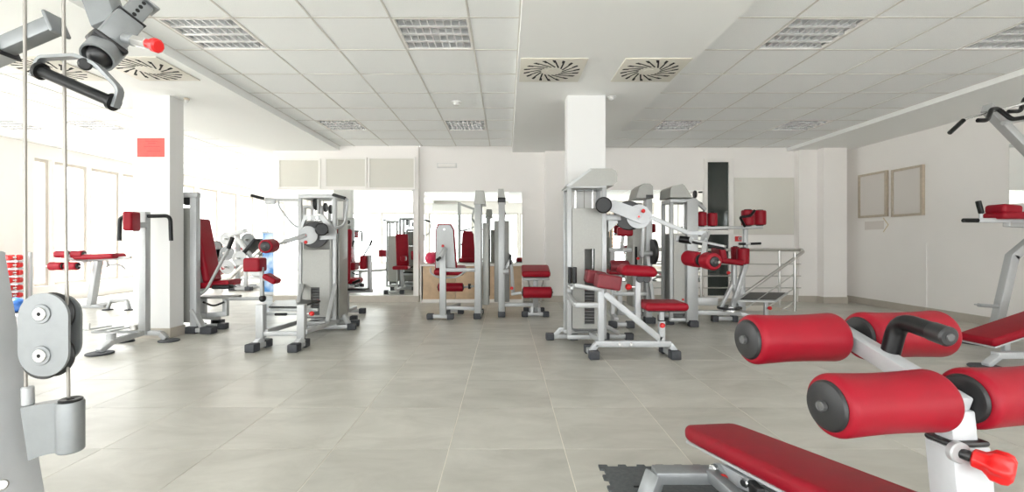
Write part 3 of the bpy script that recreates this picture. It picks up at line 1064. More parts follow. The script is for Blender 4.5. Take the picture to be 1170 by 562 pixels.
# ---- centre right: arm machine with round counterweight lever (front frame, tower before the column)
def arm_machine():
    Y = 4.25
    T = Thing('arm_lever_machine', 'red padded lever arm machine standing before the middle column', EXM, (1.1, 4.5, 0))
    x0, x1, y0, y1 = 0.615, 1.01, 4.66, 5.0
    T.stack(x0, x1, y0, y1, 1.60, 0.19, 1.40, (0.79, 0.89, 0.235, 0.99), 0.13, 16)
    cp = [P(647, 213, 4.62), P(648, 211, 4.62), P(675, 192, 4.62), P(700, 192, 4.62), P(704.5, 194.5, 4.62), P(706, 199, 4.62), P(706, 207, 4.62), P(702, 211.5, 4.62)]
    for p in cp:
        p.y = 4.645
    T.add('cap', prism(cp, (0, 0.37, 0)), 'shroud', None, 20)
    T.add('cap_edge', prism([p + Vector((0, -0.006, 0)) for p in cp[:2] + [cp[2], cp[2] + Vector((0.012, 0, -0.016)), cp[0] + Vector((0.05, 0, 0.012))]], (0, 0.006, 0)), 'silver', None, 0)
    # tower feet
    b1 = T.stand((XP(624, 5.0), 5.05), (XP(661, 5.0), 5.05), 0.06, 0.045, 0.09)
    T.stand((1.03, 5.05), (1.38, 5.05), 0.06, 0.045, 0.09)
    T.bar('foot_leg', P(632, 385, 5.05), P(641, 375.5, 5.03), 0.05, 0.05)
    T.bar('base_beam', P(639, 376, 5.03), P(682, 376.5, 4.95), 0.05, 0.05)
    T.bar('rear_brace', (1.0, 4.97, 0.20), (1.22, 5.04, 0.07), 0.045, 0.045)
    # front frame
    T.stand((XP(679, 4.2), 4.17), (XP(672, 4.5), 4.50), 0.075, 0.05, 0.10)
    T.stand((XP(772, 4.2), 4.17), (XP(757.5, 4.5), 4.50), 0.075, 0.05, 0.10)
    z = ZP(392.5, Y)
    T.bar('base_bar', (XP(680, Y), Y, z), (XP(766, Y), Y, z), 0.055, 0.055, 'white_silver')
    for s in (396, 399):
        pass
    T.bar('splayed_leg', (XP(682, Y), Y, z), (XP(674.5, Y), Y, 0.055), 0.055, 0.05, 'white_silver')
    T.bar('splayed_leg', (XP(765, Y), Y, z), (XP(771.5, Y), Y, 0.055), 0.055, 0.05, 'white_silver')
    for px in (707, 720):
        T.disc('hex_bolt', (XP(px, Y), Y - 0.027, z), (XP(px, Y), Y - 0.037, z), 0.016, 'chrome', None, 0.003, 6)
    T.bar('post', P(686.5, 389, Y), P(686.5, 329, Y), 0.055, 0.055, 'white_silver')
    T.bar('diagonal', P(690, 335, Y), P(755, 388, Y), 0.055, 0.055, 'white_silver')
    T.bar('link_bar', (XP(686, Y), Y, ZP(388, Y)), (XP(686, Y) - 0.0, 4.7, 0.13), 0.05, 0.05)
    # seat on its post
    T.bar('seat_post', P(755.8, 389, Y), P(755.8, 366, Y), 0.055, 0.055, 'white_silver')
    T.bar('seat_tube', P(755.8, 368, Y), P(755.8, 352, Y), 0.042, 0.042, 'white_silver')
    T.bar('collar', P(755.8, 367, Y), P(755.8, 365.5, Y), 0.058, 0.058, 'black_plastic')
    T.knob(P(756, 371.8, Y - 0.02), P(760, 371.8, Y - 0.2), 0.024, None, 0.012)
    T.pad('seat_pad', P(756, 348.3, Y), (0.385, 0.34, 0.072), None, 'red_vinyl', 0.034)
    T.add('seat_board', rbox(P(756, 353, Y), (0.33, 0.30, 0.012), 0.005), 'black_plastic')
    # chest pad
    T.bar('chest_post', P(728.5, 366, Y), P(728.5, 313, Y), 0.05, 0.05, 'white_silver')
    V, Fc = rbox((0, 0, 0), (0.325, 0.26, 0.10), 0.048, 6)
    cc = P(727.3, 308.6, Y)
    V = [cc + Vector((v.x, v.y, v.z * (1.0 if v.z < 0 else 1.15) - (0.10 + 0.06 * v.x) * 0 - 0.9 * v.x * v.x * (1 if v.z > 0 else 0.15) - 0.05 * v.x)) for v in V]
    T.add('chest_pad', (V, Fc), 'red_vinyl', None, 60)
    for px in (731.5, 739):
        T.disc('adjuster', P(px, 318.5, Y - 0.05), P(px, 318.5, Y + 0.06), 0.036, 'black_plastic')
    T.knob(P(726, 327.7, Y), P(715, 327.7, Y), 0.028, None, 0.035)
    # elbow pads
    rt = Matrix.Rotation(math.radians(9), 3, 'Y')
    T.pad('elbow_pad', P(694.2, 321.5, Y + 0.0), (0.215, 0.20, 0.13), rt, 'shadowed_faded_vinyl', 0.02)
    T.pad('elbow_pad', P(679.5, 316.3, Y + 0.36), (0.19, 0.20, 0.125), rt, 'shadowed_faded_vinyl', 0.02)
    # hand levers on the left
    for k, (px, yy) in enumerate(((656.5, Y - 0.02), (651, Y + 0.33))):
        T.grip(P(px, 323.5, yy), P(px, 305, yy), 0.021)
        T.bar('hand_lever', P(px, 325.5, yy), P(px + 31, 331, yy), 0.03, 0.035)
    T.bar('cross_tube', P(653.5, 329, Y), P(649, 326, Y + 0.4), 0.03, 0.035)
    T.bar('side_arm', P(649, 336, Y + 0.45), P(658, 348.5, Y), 0.04, 0.045)
    T.bar('front_arm', P(657, 348.5, Y), P(684, 348.5, Y), 0.04, 0.045)
    T.bar('side_post', P(649.5, 374, 4.72), P(649.5, 334, 4.72), 0.03, 0.03)
    # lever with counterweight above
    Yl = 4.55
    T.disc('counterweight', P(689.7, 234.3, Yl + 0.02), P(689.7, 234.3, Yl - 0.13), 0.078, 'black_rubber', None, 0.012, 36)
    lever = [P(697, 229, Yl), P(702, 228.5, Yl), P(745, 243.5, Yl), P(745, 252, Yl), P(733, 256, Yl), P(695, 240, Yl)]
    T.add('lever_plate', prism(lever, (0, 0.03, 0)), 'white_silver', None, 0)
    T.disc('pivot_disc', P(730, 247.4, Yl + 0.03), P(730, 247.4, Yl + 0.05), 0.118, 'white_silver', None, 0.003, 36)
    T.disc('cam_wheel', P(718, 246, Yl + 0.12), P(718, 246, Yl + 0.15), 0.145, 'black_plastic', None, 0.008, 40)
    T.disc('cam_wheel', P(719, 247, Yl + 0.2), P(719, 247, Yl + 0.23), 0.145, 'black_plastic', None, 0.008, 40)
    T.disc('pivot_nut', P(730, 247.4, Yl), P(730, 247.4, Yl - 0.012), 0.030, 'white_silver', None, 0.002, 4)
    T.disc('pivot_bolt', P(730, 247.4, Yl - 0.012), P(730, 247.4, Yl - 0.018), 0.011, 'red_plastic', None, 0.001, 14)
    T.knob(P(735, 241.5, Yl - 0.0), P(735, 239.5, Yl - 0.08), 0.02, None, 0.0)
    T.bar('pivot_arm', P(690, 248.5, 4.72), P(718, 248.5, 4.72), 0.06, 0.06)
    T.add('gusset', prism([P(695, 252, 4.7), P(709, 252, 4.7), P(695, 265, 4.7)], (0, 0.04, 0)), 'silver', None, 0)
    T.add('drop_post', bar(P(735, 256, Yl + 0.1), P(733.5, 293, Yl + 0.15), 0.03, 0.04), 'silver')
    pts = [P(743, 248, Yl + 0.01), P(786, 266, 4.5), P(808, 266.5, 4.42)]
    T.bar('lever_arm', pts[0], pts[1], 0.035, 0.042, 'white_silver')
    T.bar('lever_arm_end', pts[1] - Vector((0.01, 0, 0)), pts[2], 0.035, 0.042, 'white_silver')
    T.bar('bracket', P(806, 266, 4.42), P(803, 276, 4.40), 0.05, 0.03)
    T.bar('bracket_plate', P(810, 266, 4.42), P(807, 274, 4.30), 0.02, 0.04)
    g0, g1 = P(776, 273, 4.55), P(790.5, 275, 4.50)
    T.grip(g0, g1, 0.035, 'black_rubber')
    T.disc('grip_cap', g0, g0 + (g0 - g1).normalized() * 0.03, 0.033, 'white_silver', None, 0.01, 20)
    g0, g1 = P(792, 274, 4.35), P(829, 281.5, 4.2)
    T.add('forearm_plate', bar(g0, g1, 0.13, 0.018), 'silver')
    T.add('forearm_pad', bar(g0 - vz(0.02), g1 - vz(0.02), 0.13, 0.025, r=0.01), 'black_rubber')
    T.disc('grip_cap', g0 + Vector((-0.03, 0, 0.0)), g0, 0.03, 'white_silver', None, 0.01, 20)
    T.bar('roller_drop', P(806, 278, 4.25), P(804, 294, 4.2), 0.045, 0.045)
    T.tube('roller_axle', [P(783, 294.5, 4.42), P(822, 299.5, 3.98)], 0.012, 'steel')
    T.roller(P(784.5, 294.5, 4.40), P(800, 297, 4.22), 0.072)
    T.roller(P(806, 297.5, 4.13), P(816.5, 299, 3.99), 0.075, cap=0.6)
    return T


arm_machine()


# ---- centre left: lever leg machine with tall open stack tower
def leg_machine():
    T = Thing('leg_lever_machine', 'tall open topped weight machine with low step platform, centre left', EXM, (-2.2, 5.0, 0))
    x0, x1, y0, y1 = -2.44, -1.99, 5.45, 5.86
    T.stack(x0, x1, y0, y1, 1.575, 0.18, 0.97, (XP(355, 5.46), XP(365, 5.46), 0.20, 0.53), 0.13, 12)
    T.add('side_panel', box(x1 + 0.002, x1 + 0.018, y0 + 0.06, y1 - 0.05, 0.15, 1.33, 0.004), 'shroud')
    T.add('dark_strip', box(XP(376.5, 5.44), XP(379, 5.44), 5.44, 5.452, 0.18, 1.1), 'dark_shroud', None, 0)
    T.add('shaded_interior', box(-2.38, -2.04, 5.48, 5.60, 0.975, 1.31, 0.005), 'dark_shroud')  # dark box added behind the cam, stands in for the shaded tower interior
    # pulleys in the head
    for k, (px, py, r) in enumerate(((361, 233, 0.075), (372, 237, 0.055), (378, 239, 0.055))):
        c = P(px, py, 5.62)
        T.disc('pulley', c - Vector((0.014, 0, 0)), c + Vector((0.014, 0, 0)), r, 'black_plastic', None, 0.006, 24)
    T.add('pulley_bracket', box(XP(363, 5.6), XP(365, 5.6), 5.58, 5.66, 1.40, 1.575, 0.003), 'silver')
    # arch bracket, discs and lever
    br = [P(341, 265, 5.4), P(347, 245.5, 5.4), P(369, 245.5, 5.4), P(383.5, 263, 5.4), P(383.5, 273, 5.4), P(363, 274, 5.4), P(363, 270, 5.4), P(376, 266, 5.4), P(367, 251, 5.4), P(349, 251, 5.4), P(344, 264, 5.4)]
    T.add('arch_bracket', prism(br, (0, 0.04, 0)), 'silver', None, 0)
    for px in (353.6, 362.3):
        T.disc('bracket_bolt', P(px, 249, 5.4), P(px, 249, 5.38), 0.018, 'chrome', None, 0.004, 14)
    T.disc('cam_wheel', P(359.5, 268.5, 5.38), P(359.5, 268.5, 5.42), 0.152, 'black_plastic', None, 0.008, 40)
    T.disc('lever_disc', P(351.7, 268.7, 5.30), P(351.7, 268.7, 5.33), 0.105, 'silver', None, 0.004, 36)
    T.disc('pivot_ring', P(349, 268.7, 5.30), P(349, 268.7, 5.285), 0.020, 'white_silver', None, 0.003, 18)
    T.disc('pivot_bolt', P(349, 268.7, 5.285), P(349, 268.7, 5.28), 0.008, 'red_plastic', None, 0.001, 12)
    T.disc('counterweight', P(367.6, 262, 5.36), P(367.6, 262, 5.22), 0.072, 'black_rubber', None, 0.012, 36)
    T.knob(P(349.3, 276.7, 5.31), P(349.3, 276.7, 5.1), 0.02, None, 0.0)
    T.bar('lever_arm', P(350, 268.5, 5.30), P(324, 276.5, 5.15), 0.03, 0.05)
    T.bar('lever_tail', P(327, 275.5, 5.16), P(313, 281, 5.08), 0.025, 0.03)
    T.roller(P(303, 281.5, 4.88), P(312.5, 280.5, 5.12), 0.073, cap=0.7)
    # side braces and base rails
    T.bar('brace', P(340, 350, 5.0), P(345, 326, 5.44), 0.045, 0.045)
    T.bar('brace', P(374, 368, 5.0) + Vector((0, 0, 0)), P(383, 326, 5.44), 0.045, 0.045)
    T.bar('side_rail', P(348, 379, 4.62), P(386, 366, 5.6), 0.05, 0.05)
    T.bar('side_rail', P(303, 379, 4.62), P(341, 367.5, 5.5), 0.05, 0.05)
    # front posts with feet
    for pa, pb, f0, f1 in ((298.3, 387, 285.5, 306.5), (345, 386, 334.5, 349)):
        T.bar('front_post', P(pa, 386, 4.62), P(pa, 347.5, 4.62), 0.075, 0.075)
        b = T.stand((XP(f0, 4.46), 4.44), (XP(f1, 4.75), 4.76), 0.08, 0.05, 0.11)
        T.bar('front_leg', P(pa, 386, 4.62), Vector((XP(pa - 5, 4.58), 4.58, 0.05)), 0.07, 0.06)
    T.bar('cross_bar', P(300, 381, 4.62), P(345, 381, 4.62), 0.055, 0.045)
    # step platform
    q = [P(307, 351.5, 4.72), P(340, 351.5, 4.72), P(366, 350, 5.2), P(345, 348.5, 5.3), P(315, 348.5, 5.2)]
    zz = ZP(351.5, 4.75)
    for v in q:
        v.z = zz
    T.add('step_plate', prism(q, (0, 0, 0.018)), 'black_rubber', None, 0)
    T.add('step_frame', bar((q[0].x, q[0].y + 0.02, zz - 0.02), (q[1].x + 0.2, q[1].y + 0.02, zz - 0.02), 0.03, 0.03), 'silver')
    T.add('step_bumper', bar(P(314, 359, 4.66), P(328, 359, 4.66), 0.035, 0.028, r=0.01), 'black_rubber')
    T.bar('step_arm', P(303, 358.8, 4.68), P(345, 358.2, 4.68), 0.025, 0.025)
    T.knob(P(350, 358.2, 4.62), P(360, 358.2, 4.62), 0.023, None, 0.03)
    # rear floor bars
    T.stand((-2.46, 5.55), (XP(408, 5.68), 5.64), 0.07, 0.05, 0.10)
    T.stand((-2.46, 5.84), (XP(411, 5.9), 5.88), 0.07, 0.05, 0.10)
    T.bar('rear_leg', P(392, 360, 5.64), P(399, 371, 5.64), 0.06, 0.05)
    # press handles on the head
    T.tube('press_arm', [P(341, 228.5, 5.5), P(317, 228.2, 5.45), P(303, 227.2, 5.4)], 0.014, 'silver')
    T.grip(P(302, 227, 5.4), P(286.5, 223, 5.35), 0.017)
    T.tube('press_brace', [P(318, 229, 5.45), P(319, 237, 5.45), P(334, 256, 5.47), P(341, 260, 5.5)], 0.012, 'silver')
    T.add('arm_bracket', box(XP(303, 5.42), XP(315, 5.42), 5.40, 5.44, ZP(233, 5.42), ZP(228, 5.42), 0.004), 'silver')
    T.grip(P(380.5, 222.5, 5.45), P(394.5, 226.5, 5.35), 0.019)
    T.tube('loop_handle', [P(394, 227, 5.36), P(397.5, 228, 5.38), P(394, 256, 5.42), P(386, 260, 5.47), P(384, 258, 5.5)], 0.013, 'silver', None, 0.06)
    return T


leg_machine()


# ---- seat facing the mirror behind the leg machine
def rear_seat():
    T = Thing('seated_press_machine', 'red backed seat machine facing the mirror behind the centre left tower', EXM, (-2.15, 6.5, 0))
    rt = Matrix.Rotation(math.radians(-8), 3, 'X')
    T.pad('backrest', (-2.25, 6.36, 0.88), (0.27, 0.075, 0.72), rt, 'red_vinyl', 0.03)
    T.add('back_plate', rbox((-2.25, 6.315, 0.88), (0.16, 0.02, 0.6), 0.005, 1, rt), 'silver')
    T.pad('seat_pad', (-2.22, 6.56, 0.52), (0.33, 0.34, 0.075), None, 'red_vinyl', 0.03)
    T.bar('seat_post', (-2.22, 6.5, 0.1), (-2.22, 6.5, 0.49), 0.06, 0.06)
    T.bar('back_post', (-2.25, 6.28, 0.1), (-2.25, 6.29, 1.15), 0.05, 0.05)
    T.bar('beam', (-2.25, 6.15, 0.09), (-2.25, 6.95, 0.09), 0.06, 0.05)
    T.stand((-2.55, 6.2), (-1.98, 6.2), 0.07, 0.05)
    T.stand((-2.5, 6.92), (XP(416, 6.85), 6.92), 0.07, 0.05)
    T.bar('side_arm', (-2.2, 6.5, 0.38), (-1.86, 6.5, 0.38), 0.05, 0.045)
    T.bar('side_upright', P(422.5, 333, 6.5), P(422.5, 291.5, 6.5), 0.05, 0.05)
    T.pad('knee_pad', P(416.5, 299.5, 6.5), (0.085, 0.20, 0.19), None, 'red_vinyl', 0.025)
    T.pad('knee_pad', P(404, 304, 6.62), (0.10, 0.2, 0.11), None, 'red_vinyl', 0.025)
    T.add('footplate', box(XP(397, 6.4), XP(420, 6.4), 6.3, 6.6, 0.405, 0.425, 0.004), 'black_rubber')
    T.grip(P(403, 323, 6.35), P(411, 320, 6.3), 0.018)
    x0 = -2.30
    T.stack(-2.62, -2.36, 6.0, 6.3, 1.5, 0.2, 1.2, None, 0.12, 8, 0.035)
    return T


rear_seat()


# ---- back: seated leg machine with grey backrest plate, tower on its right
def hip_machine():
    T = Thing('seated_leg_machine', 'leg machine with grey backrest shell before the wooden ledge', EXM, (-0.75, 6.6, 0))
    x0, x1 = XP(542, 6.45), XP(551, 6.45)
    T.bar('tower_post', (x0 + 0.05, 6.46, 0.03), (x0 + 0.05, 6.46, 1.58), 0.105, 0.09, up=(1, 0, 0))
    cp = [Vector((x0 - 0.005, 6.40, 1.58)), Vector((x0 + 0.02, 6.40, 1.77)), Vector((x0 + 0.13, 6.40, 1.77)), Vector((x0 + 0.15, 6.40, 1.58))]
    T.add('tower_cap', prism(cp, (0, 0.40, 0)), 'shroud', None, 20)
    T.add('stack_shroud', box(x0 + 0.11, x0 + 0.20, 6.50, 6.80, 0.18, 1.33, 0.012), 'shroud')
    T.add('stack_window', box(x0 + 0.2, x0 + 0.206, 6.56, 6.74, 0.3, 1.1), 'dark_gap', None, 0)
    T.bar('rear_post', (x0 + 0.06, 6.84, 0.05), (x0 + 0.06, 6.84, 1.6), 0.06, 0.06)
    T.stand((x0 + 0.04, 6.38), (x0 + 0.06, 6.92), 0.085, 0.05, 0.11)
    rt = Matrix.Rotation(math.radians(7), 3, 'X')
    xc, yb = XP(508, 6.42), 6.44
    sh = []
    for (px, py) in ((499, 262), (501.5, 257.3), (514.5, 257.3), (517.5, 262), (520, 306), (497.5, 306)):
        p = P(px, py, 6.40)
        p.y = 6.40 - (p.z - 1.0) * 0.10
        sh.append(p)
    T.add('backrest_shell', prism(sh, (0, 0.03, 0)), 'silver', None, 0)
    sh2 = []
    for (px, py) in ((498, 262), (500.5, 255.8), (515.5, 255.8), (519, 262), (522, 307), (496.5, 307)):
        p = P(px, py, 6.43)
        p.y = 6.432 - (p.z - 1.0) * 0.10
        sh2.append(p)
    T.add('backrest_pad', prism(sh2, (0, 0.06, 0)), 'red_vinyl', None, 0)
    T.disc('shell_bolt', P(507.5, 262, 6.38), P(507.5, 262, 6.36), 0.014, 'chrome', None, 0.003, 12)
    T.knob(P(506, 281, 6.40), P(506, 281, 6.2), 0.02, None, 0.0)
    T.pad('seat_pad', (XP(514, 6.6), 6.66, 0.66), (0.42, 0.42, 0.09), Matrix.Rotation(math.radians(6), 3, 'X'), 'red_vinyl', 0.035)
    T.bar('upright', P(506, 360, 6.36), P(506, 288, 6.36), 0.085, 0.06, up=(0, 1, 0))
    T.bar('hand_lever', P(502.5, 295, 6.28), P(509, 283, 6.32), 0.05, 0.05)
    T.grip(P(502.8, 294.5, 6.26), P(499.5, 297, 6.18), 0.022)
    T.bar('cross_arm', P(507, 308.3, 6.36), P(543, 308.3, 6.42), 0.05, 0.05)
    T.tube('under_handle', [P(492, 306, 6.45), P(492, 312, 6.45), P(500, 317, 6.45), P(522, 317, 6.45), P(534, 308.5, 6.45)], 0.013, 'silver', rad=0.08)
    T.roller(P(501, 328, 6.95), P(529, 328, 6.95), 0.066)
    T.tube('roller_axle', [P(529, 328, 6.95), P(541, 327, 6.85)], 0.016, 'silver')
    T.disc('axle_hub', P(535, 327, 6.9), P(538, 327, 6.9), 0.04, 'black_plastic')
    T.bar('base_beam', (XP(508, 6.45), 6.42, 0.16), (x0 + 0.05, 6.5, 0.13), 0.06, 0.05)
    T.bar('base_rail', (XP(506, 6.4), 6.4, 0.14), (XP(524, 6.75), 6.85, 0.14), 0.05, 0.05)
    T.stand((XP(488.5, 6.45), 6.40), (XP(519, 6.45), 6.40), 0.075, 0.05, 0.09)
    T.stand((XP(508, 6.9), 6.9), (XP(530, 6.9), 6.9), 0.07, 0.05, 0.09)
    return T


hip_machine()


# ---- back: leg curl station right of it, red seat and roller
def curl_machine():
    T = Thing('leg_curl_machine', 'leg curl machine with red seat and roller beside its slim tower', EXM, (0.2, 6.6, 0))
    x0 = XP(568.5, 6.6)
    T.bar('tower_post', (x0 + 0.058, 6.62, 0.03), (x0 + 0.058, 6.62, 1.62), 0.116, 0.09, up=(1, 0, 0))
    cp = [Vector((x0 - 0.0, 6.55, 1.69)), Vector((x0 + 0.012, 6.55, 1.81)), Vector((x0 + 0.085, 6.55, 1.81)), Vector((x0 + 0.108, 6.55, 1.69))]
    T.add('tower_cap', prism(cp, (0, 0.42, 0)), 'shroud', None, 20)
    T.add('cap_band', box(x0 + 0.002, x0 + 0.114, 6.57, 6.95, 1.62, 1.69, 0.004), 'black_plastic')
    T.add('stack_shroud', box(x0 - 0.05, x0 + 0.17, 6.68, 6.98, 0.2, 1.37, 0.012), 'shroud')
    T.bar('rear_post', (x0 + 0.06, 7.02, 0.05), (x0 + 0.06, 7.02, 1.62), 0.06, 0.06)
    T.stand((x0 + 0.058, 6.55), (x0 + 0.058, 7.08), 0.09, 0.05, 0.11)
    T.add('slot', box(x0 + 0.02, x0 + 0.042, 6.562, 6.575, ZP(318, 6.6), ZP(287, 6.6), 0.003), 'frame_oak')
    xh = XP(582, 6.6)
    zc_ = ZP(297, 6.6)
    T.disc('cam_wheel', (xh, 6.6, zc_), (xh + 0.03, 6.6, zc_), 0.085, 'black_plastic', None, 0.006, 30)
    T.bar('cam_arm', (x0 + 0.1, 6.62, ZP(310, 6.6)), (xh + 0.02, 6.58, zc_), 0.04, 0.05)
    T.disc('cam_arm_hub', (x0 + 0.08, 6.57, ZP(310, 6.6)), (x0 + 0.16, 6.57, ZP(310, 6.6)), 0.04, 'silver')
    T.bar('swing_arm', (xh + 0.02, 6.58, zc_), (xh + 0.05, 6.5, ZP(334, 6.5)), 0.04, 0.05)
    T.knob((xh + 0.03, 6.5, ZP(329, 6.5)), (xh + 0.03, 6.3, ZP(329, 6.5)), 0.024, None, 0.0)
    T.bar('link', (xh + 0.03, 6.5, ZP(336, 6.5)), (XP(597, 6.45), 6.42, ZP(334, 6.45)), 0.04, 0.04)
    T.bar('base_beam', (x0 + 0.1, 6.62, 0.17), (XP(612, 6.65), 6.65, 0.17), 0.06, 0.05)
    # seat: pad sloping towards the viewer
    q = [P(598.5, 303.8, 6.78), P(625, 303.8, 6.78), P(628.5, 312, 6.46), P(628.5, 315, 6.44), P(595.5, 315, 6.44), P(595.5, 312, 6.46)]
    T.add('seat_pad', rbox((XP(612, 6.6), 6.62, ZP(309.5, 6.6)), (0.40, 0.36, 0.09), 0.035, 4, Matrix.Rotation(math.radians(14), 3, 'X')), 'red_vinyl', None, 50)
    T.add('seat_board', rbox((XP(612, 6.6), 6.62, ZP(315.2, 6.6)), (0.37, 0.33, 0.03), 0.008, 1, Matrix.Rotation(math.radians(14), 3, 'X')), 'silver')
    T.bar('seat_post', (XP(612, 6.65), 6.66, 0.1), (XP(612, 6.65), 6.66, ZP(317, 6.6)), 0.07, 0.06)
    for s in (-1, 1):
        T.tube('seat_stay', [P(612 + s * 9.5, 316, 6.55), P(612 + s * 6.5, 330, 6.58), P(612 + s * 6, 345, 6.62)], 0.012, 'steel')
    T.roller(P(597.5, 334, 6.36), P(630, 334, 6.36), 0.078)
    T.bar('roller_bracket', P(612, 340, 6.4), P(612, 350, 6.6), 0.07, 0.04)
    for s in (-1, 1):
        T.bar('foot_leg', P(612 + s * 3, 346, 6.63), P(612 + s * 4, 358, 6.60), 0.045, 0.04)
    T.stand((XP(596, 6.6), 6.62), (XP(627.5, 6.6), 6.62), 0.075, 0.045, 0.09)
    T.stand((XP(598, 7.0), 7.0), (XP(622, 7.0), 7.0), 0.07, 0.05, 0.08)
    T.bar('rear_beam', (XP(610, 6.8), 6.64, 0.09), (XP(610, 7.0), 7.0, 0.09), 0.06, 0.05)
    return T


curl_machine()


# ---- behind the arm machine: slim tower with black cam and red rollers
def cam_machine():
    T = Thing('cam_tower_machine', 'slim tower leg machine with black cam wheel behind the arm machine', EXM, (1.85, 6.1, 0))
    x0, x1 = XP(735.5, 6.1), XP(747, 6.1)
    T.bar('tower_post', ((x0 + x1) / 2, 6.14, 0.03), ((x0 + x1) / 2, 6.14, 1.62), 0.13, 0.08, up=(1, 0, 0))
    cp = [P(726.5, 226.5, 6.1), P(730, 214, 6.1), P(735, 210, 6.1), P(742.5, 210, 6.1), P(745.5, 213, 6.1), P(746, 226.5, 6.1)]
    for p in cp:
        p.y = 6.08
    T.add('tower_cap', prism(cp, (0, 0.40, 0)), 'shroud', None, 20)
    T.add('cap_notch', box(XP(738, 6.08), XP(746.3, 6.08), 6.072, 6.1, ZP(226.5, 6.08), ZP(222.5, 6.08), 0.003), 'black_plastic')
    T.add('stack_shroud', box(x0 - 0.13, x0 - 0.002, 6.16, 6.46, 0.2, 1.58, 0.012), 'shroud')
    T.add('stack_window', box(x0 - 0.1, x0 - 0.07, 6.152, 6.162, 0.55, 1.0), 'dark_gap', None, 0)
    T.bar('rear_post', (x0 + 0.06, 6.5, 0.05), (x0 + 0.06, 6.5, 1.6), 0.06, 0.06)
    T.stand(((x0 + x1) / 2 + 0.01, 6.04), ((x0 + x1) / 2, 6.58), 0.12, 0.05, 0.12)
    T.disc('cam_wheel', P(744.5, 287.5, 6.02), P(748.5, 287.5, 6.02), 0.165, 'black_plastic', None, 0.008, 36)
    T.disc('cam_hub', P(731, 289.5, 6.0), P(746, 289.5, 6.0), 0.032, 'silver')
    T.disc('hub_flange', P(732.5, 289.5, 5.98), P(735, 289.5, 5.98), 0.05, 'white_silver')
    T.knob(P(731, 295, 5.98), P(727, 295.5, 5.95), 0.018, None, 0.01)
    T.bar('swing_arm', P(733.5, 290, 6.0), P(736, 258, 6.0), 0.035, 0.045)
    T.bar('swing_arm_low', P(740, 293, 6.0), P(746, 345, 6.0), 0.045, 0.04)
    # seat side to the left
    T.pad('backrest', P(714, 264.5, 6.05), (0.20, 0.10, 0.12), None, 'red_vinyl', 0.03)
    T.roller(P(697, 304, 5.95), P(718, 304, 5.95), 0.075, m='shadowed_faded_vinyl')
    T.pad('seat_pad', P(708, 310.5, 6.15), (0.33, 0.3, 0.06), None, 'red_vinyl', 0.028)
    T.bar('seat_post', P(708, 314, 6.15), Vector((XP(708, 6.15), 6.15, 0.1)), 0.06, 0.06)
    T.bar('rail', P(696, 285.5, 6.2), P(733, 285.5, 6.2), 0.04, 0.055)
    T.bar('low_rail', P(700, 335.5, 6.1), P(738, 335.5, 6.1), 0.05, 0.05)
    T.bar('mid_post', P(700, 372, 6.05), P(700, 285, 6.2), 0.05, 0.05)
    T.bar('backrest_stay', P(710, 286, 6.15), P(712, 268, 6.12), 0.04, 0.04)
    T.stand((XP(696, 5.75), 5.77), (XP(725, 5.75), 5.77), 0.075, 0.05, 0.10)
    T.bar('base_beam', (XP(704, 5.8), 5.8, 0.1), (XP(704, 6.1), 6.45, 0.1), 0.06, 0.05)
    T.bar('base_tie', (XP(704, 6.3), 6.3, 0.1), (x0 + 0.05, 6.3, 0.1), 0.06, 0.05)
    T.bar('seat_tie', P(700, 312, 6.15), P(735, 312, 6.15), 0.04, 0.04)
    return T


cam_machine()


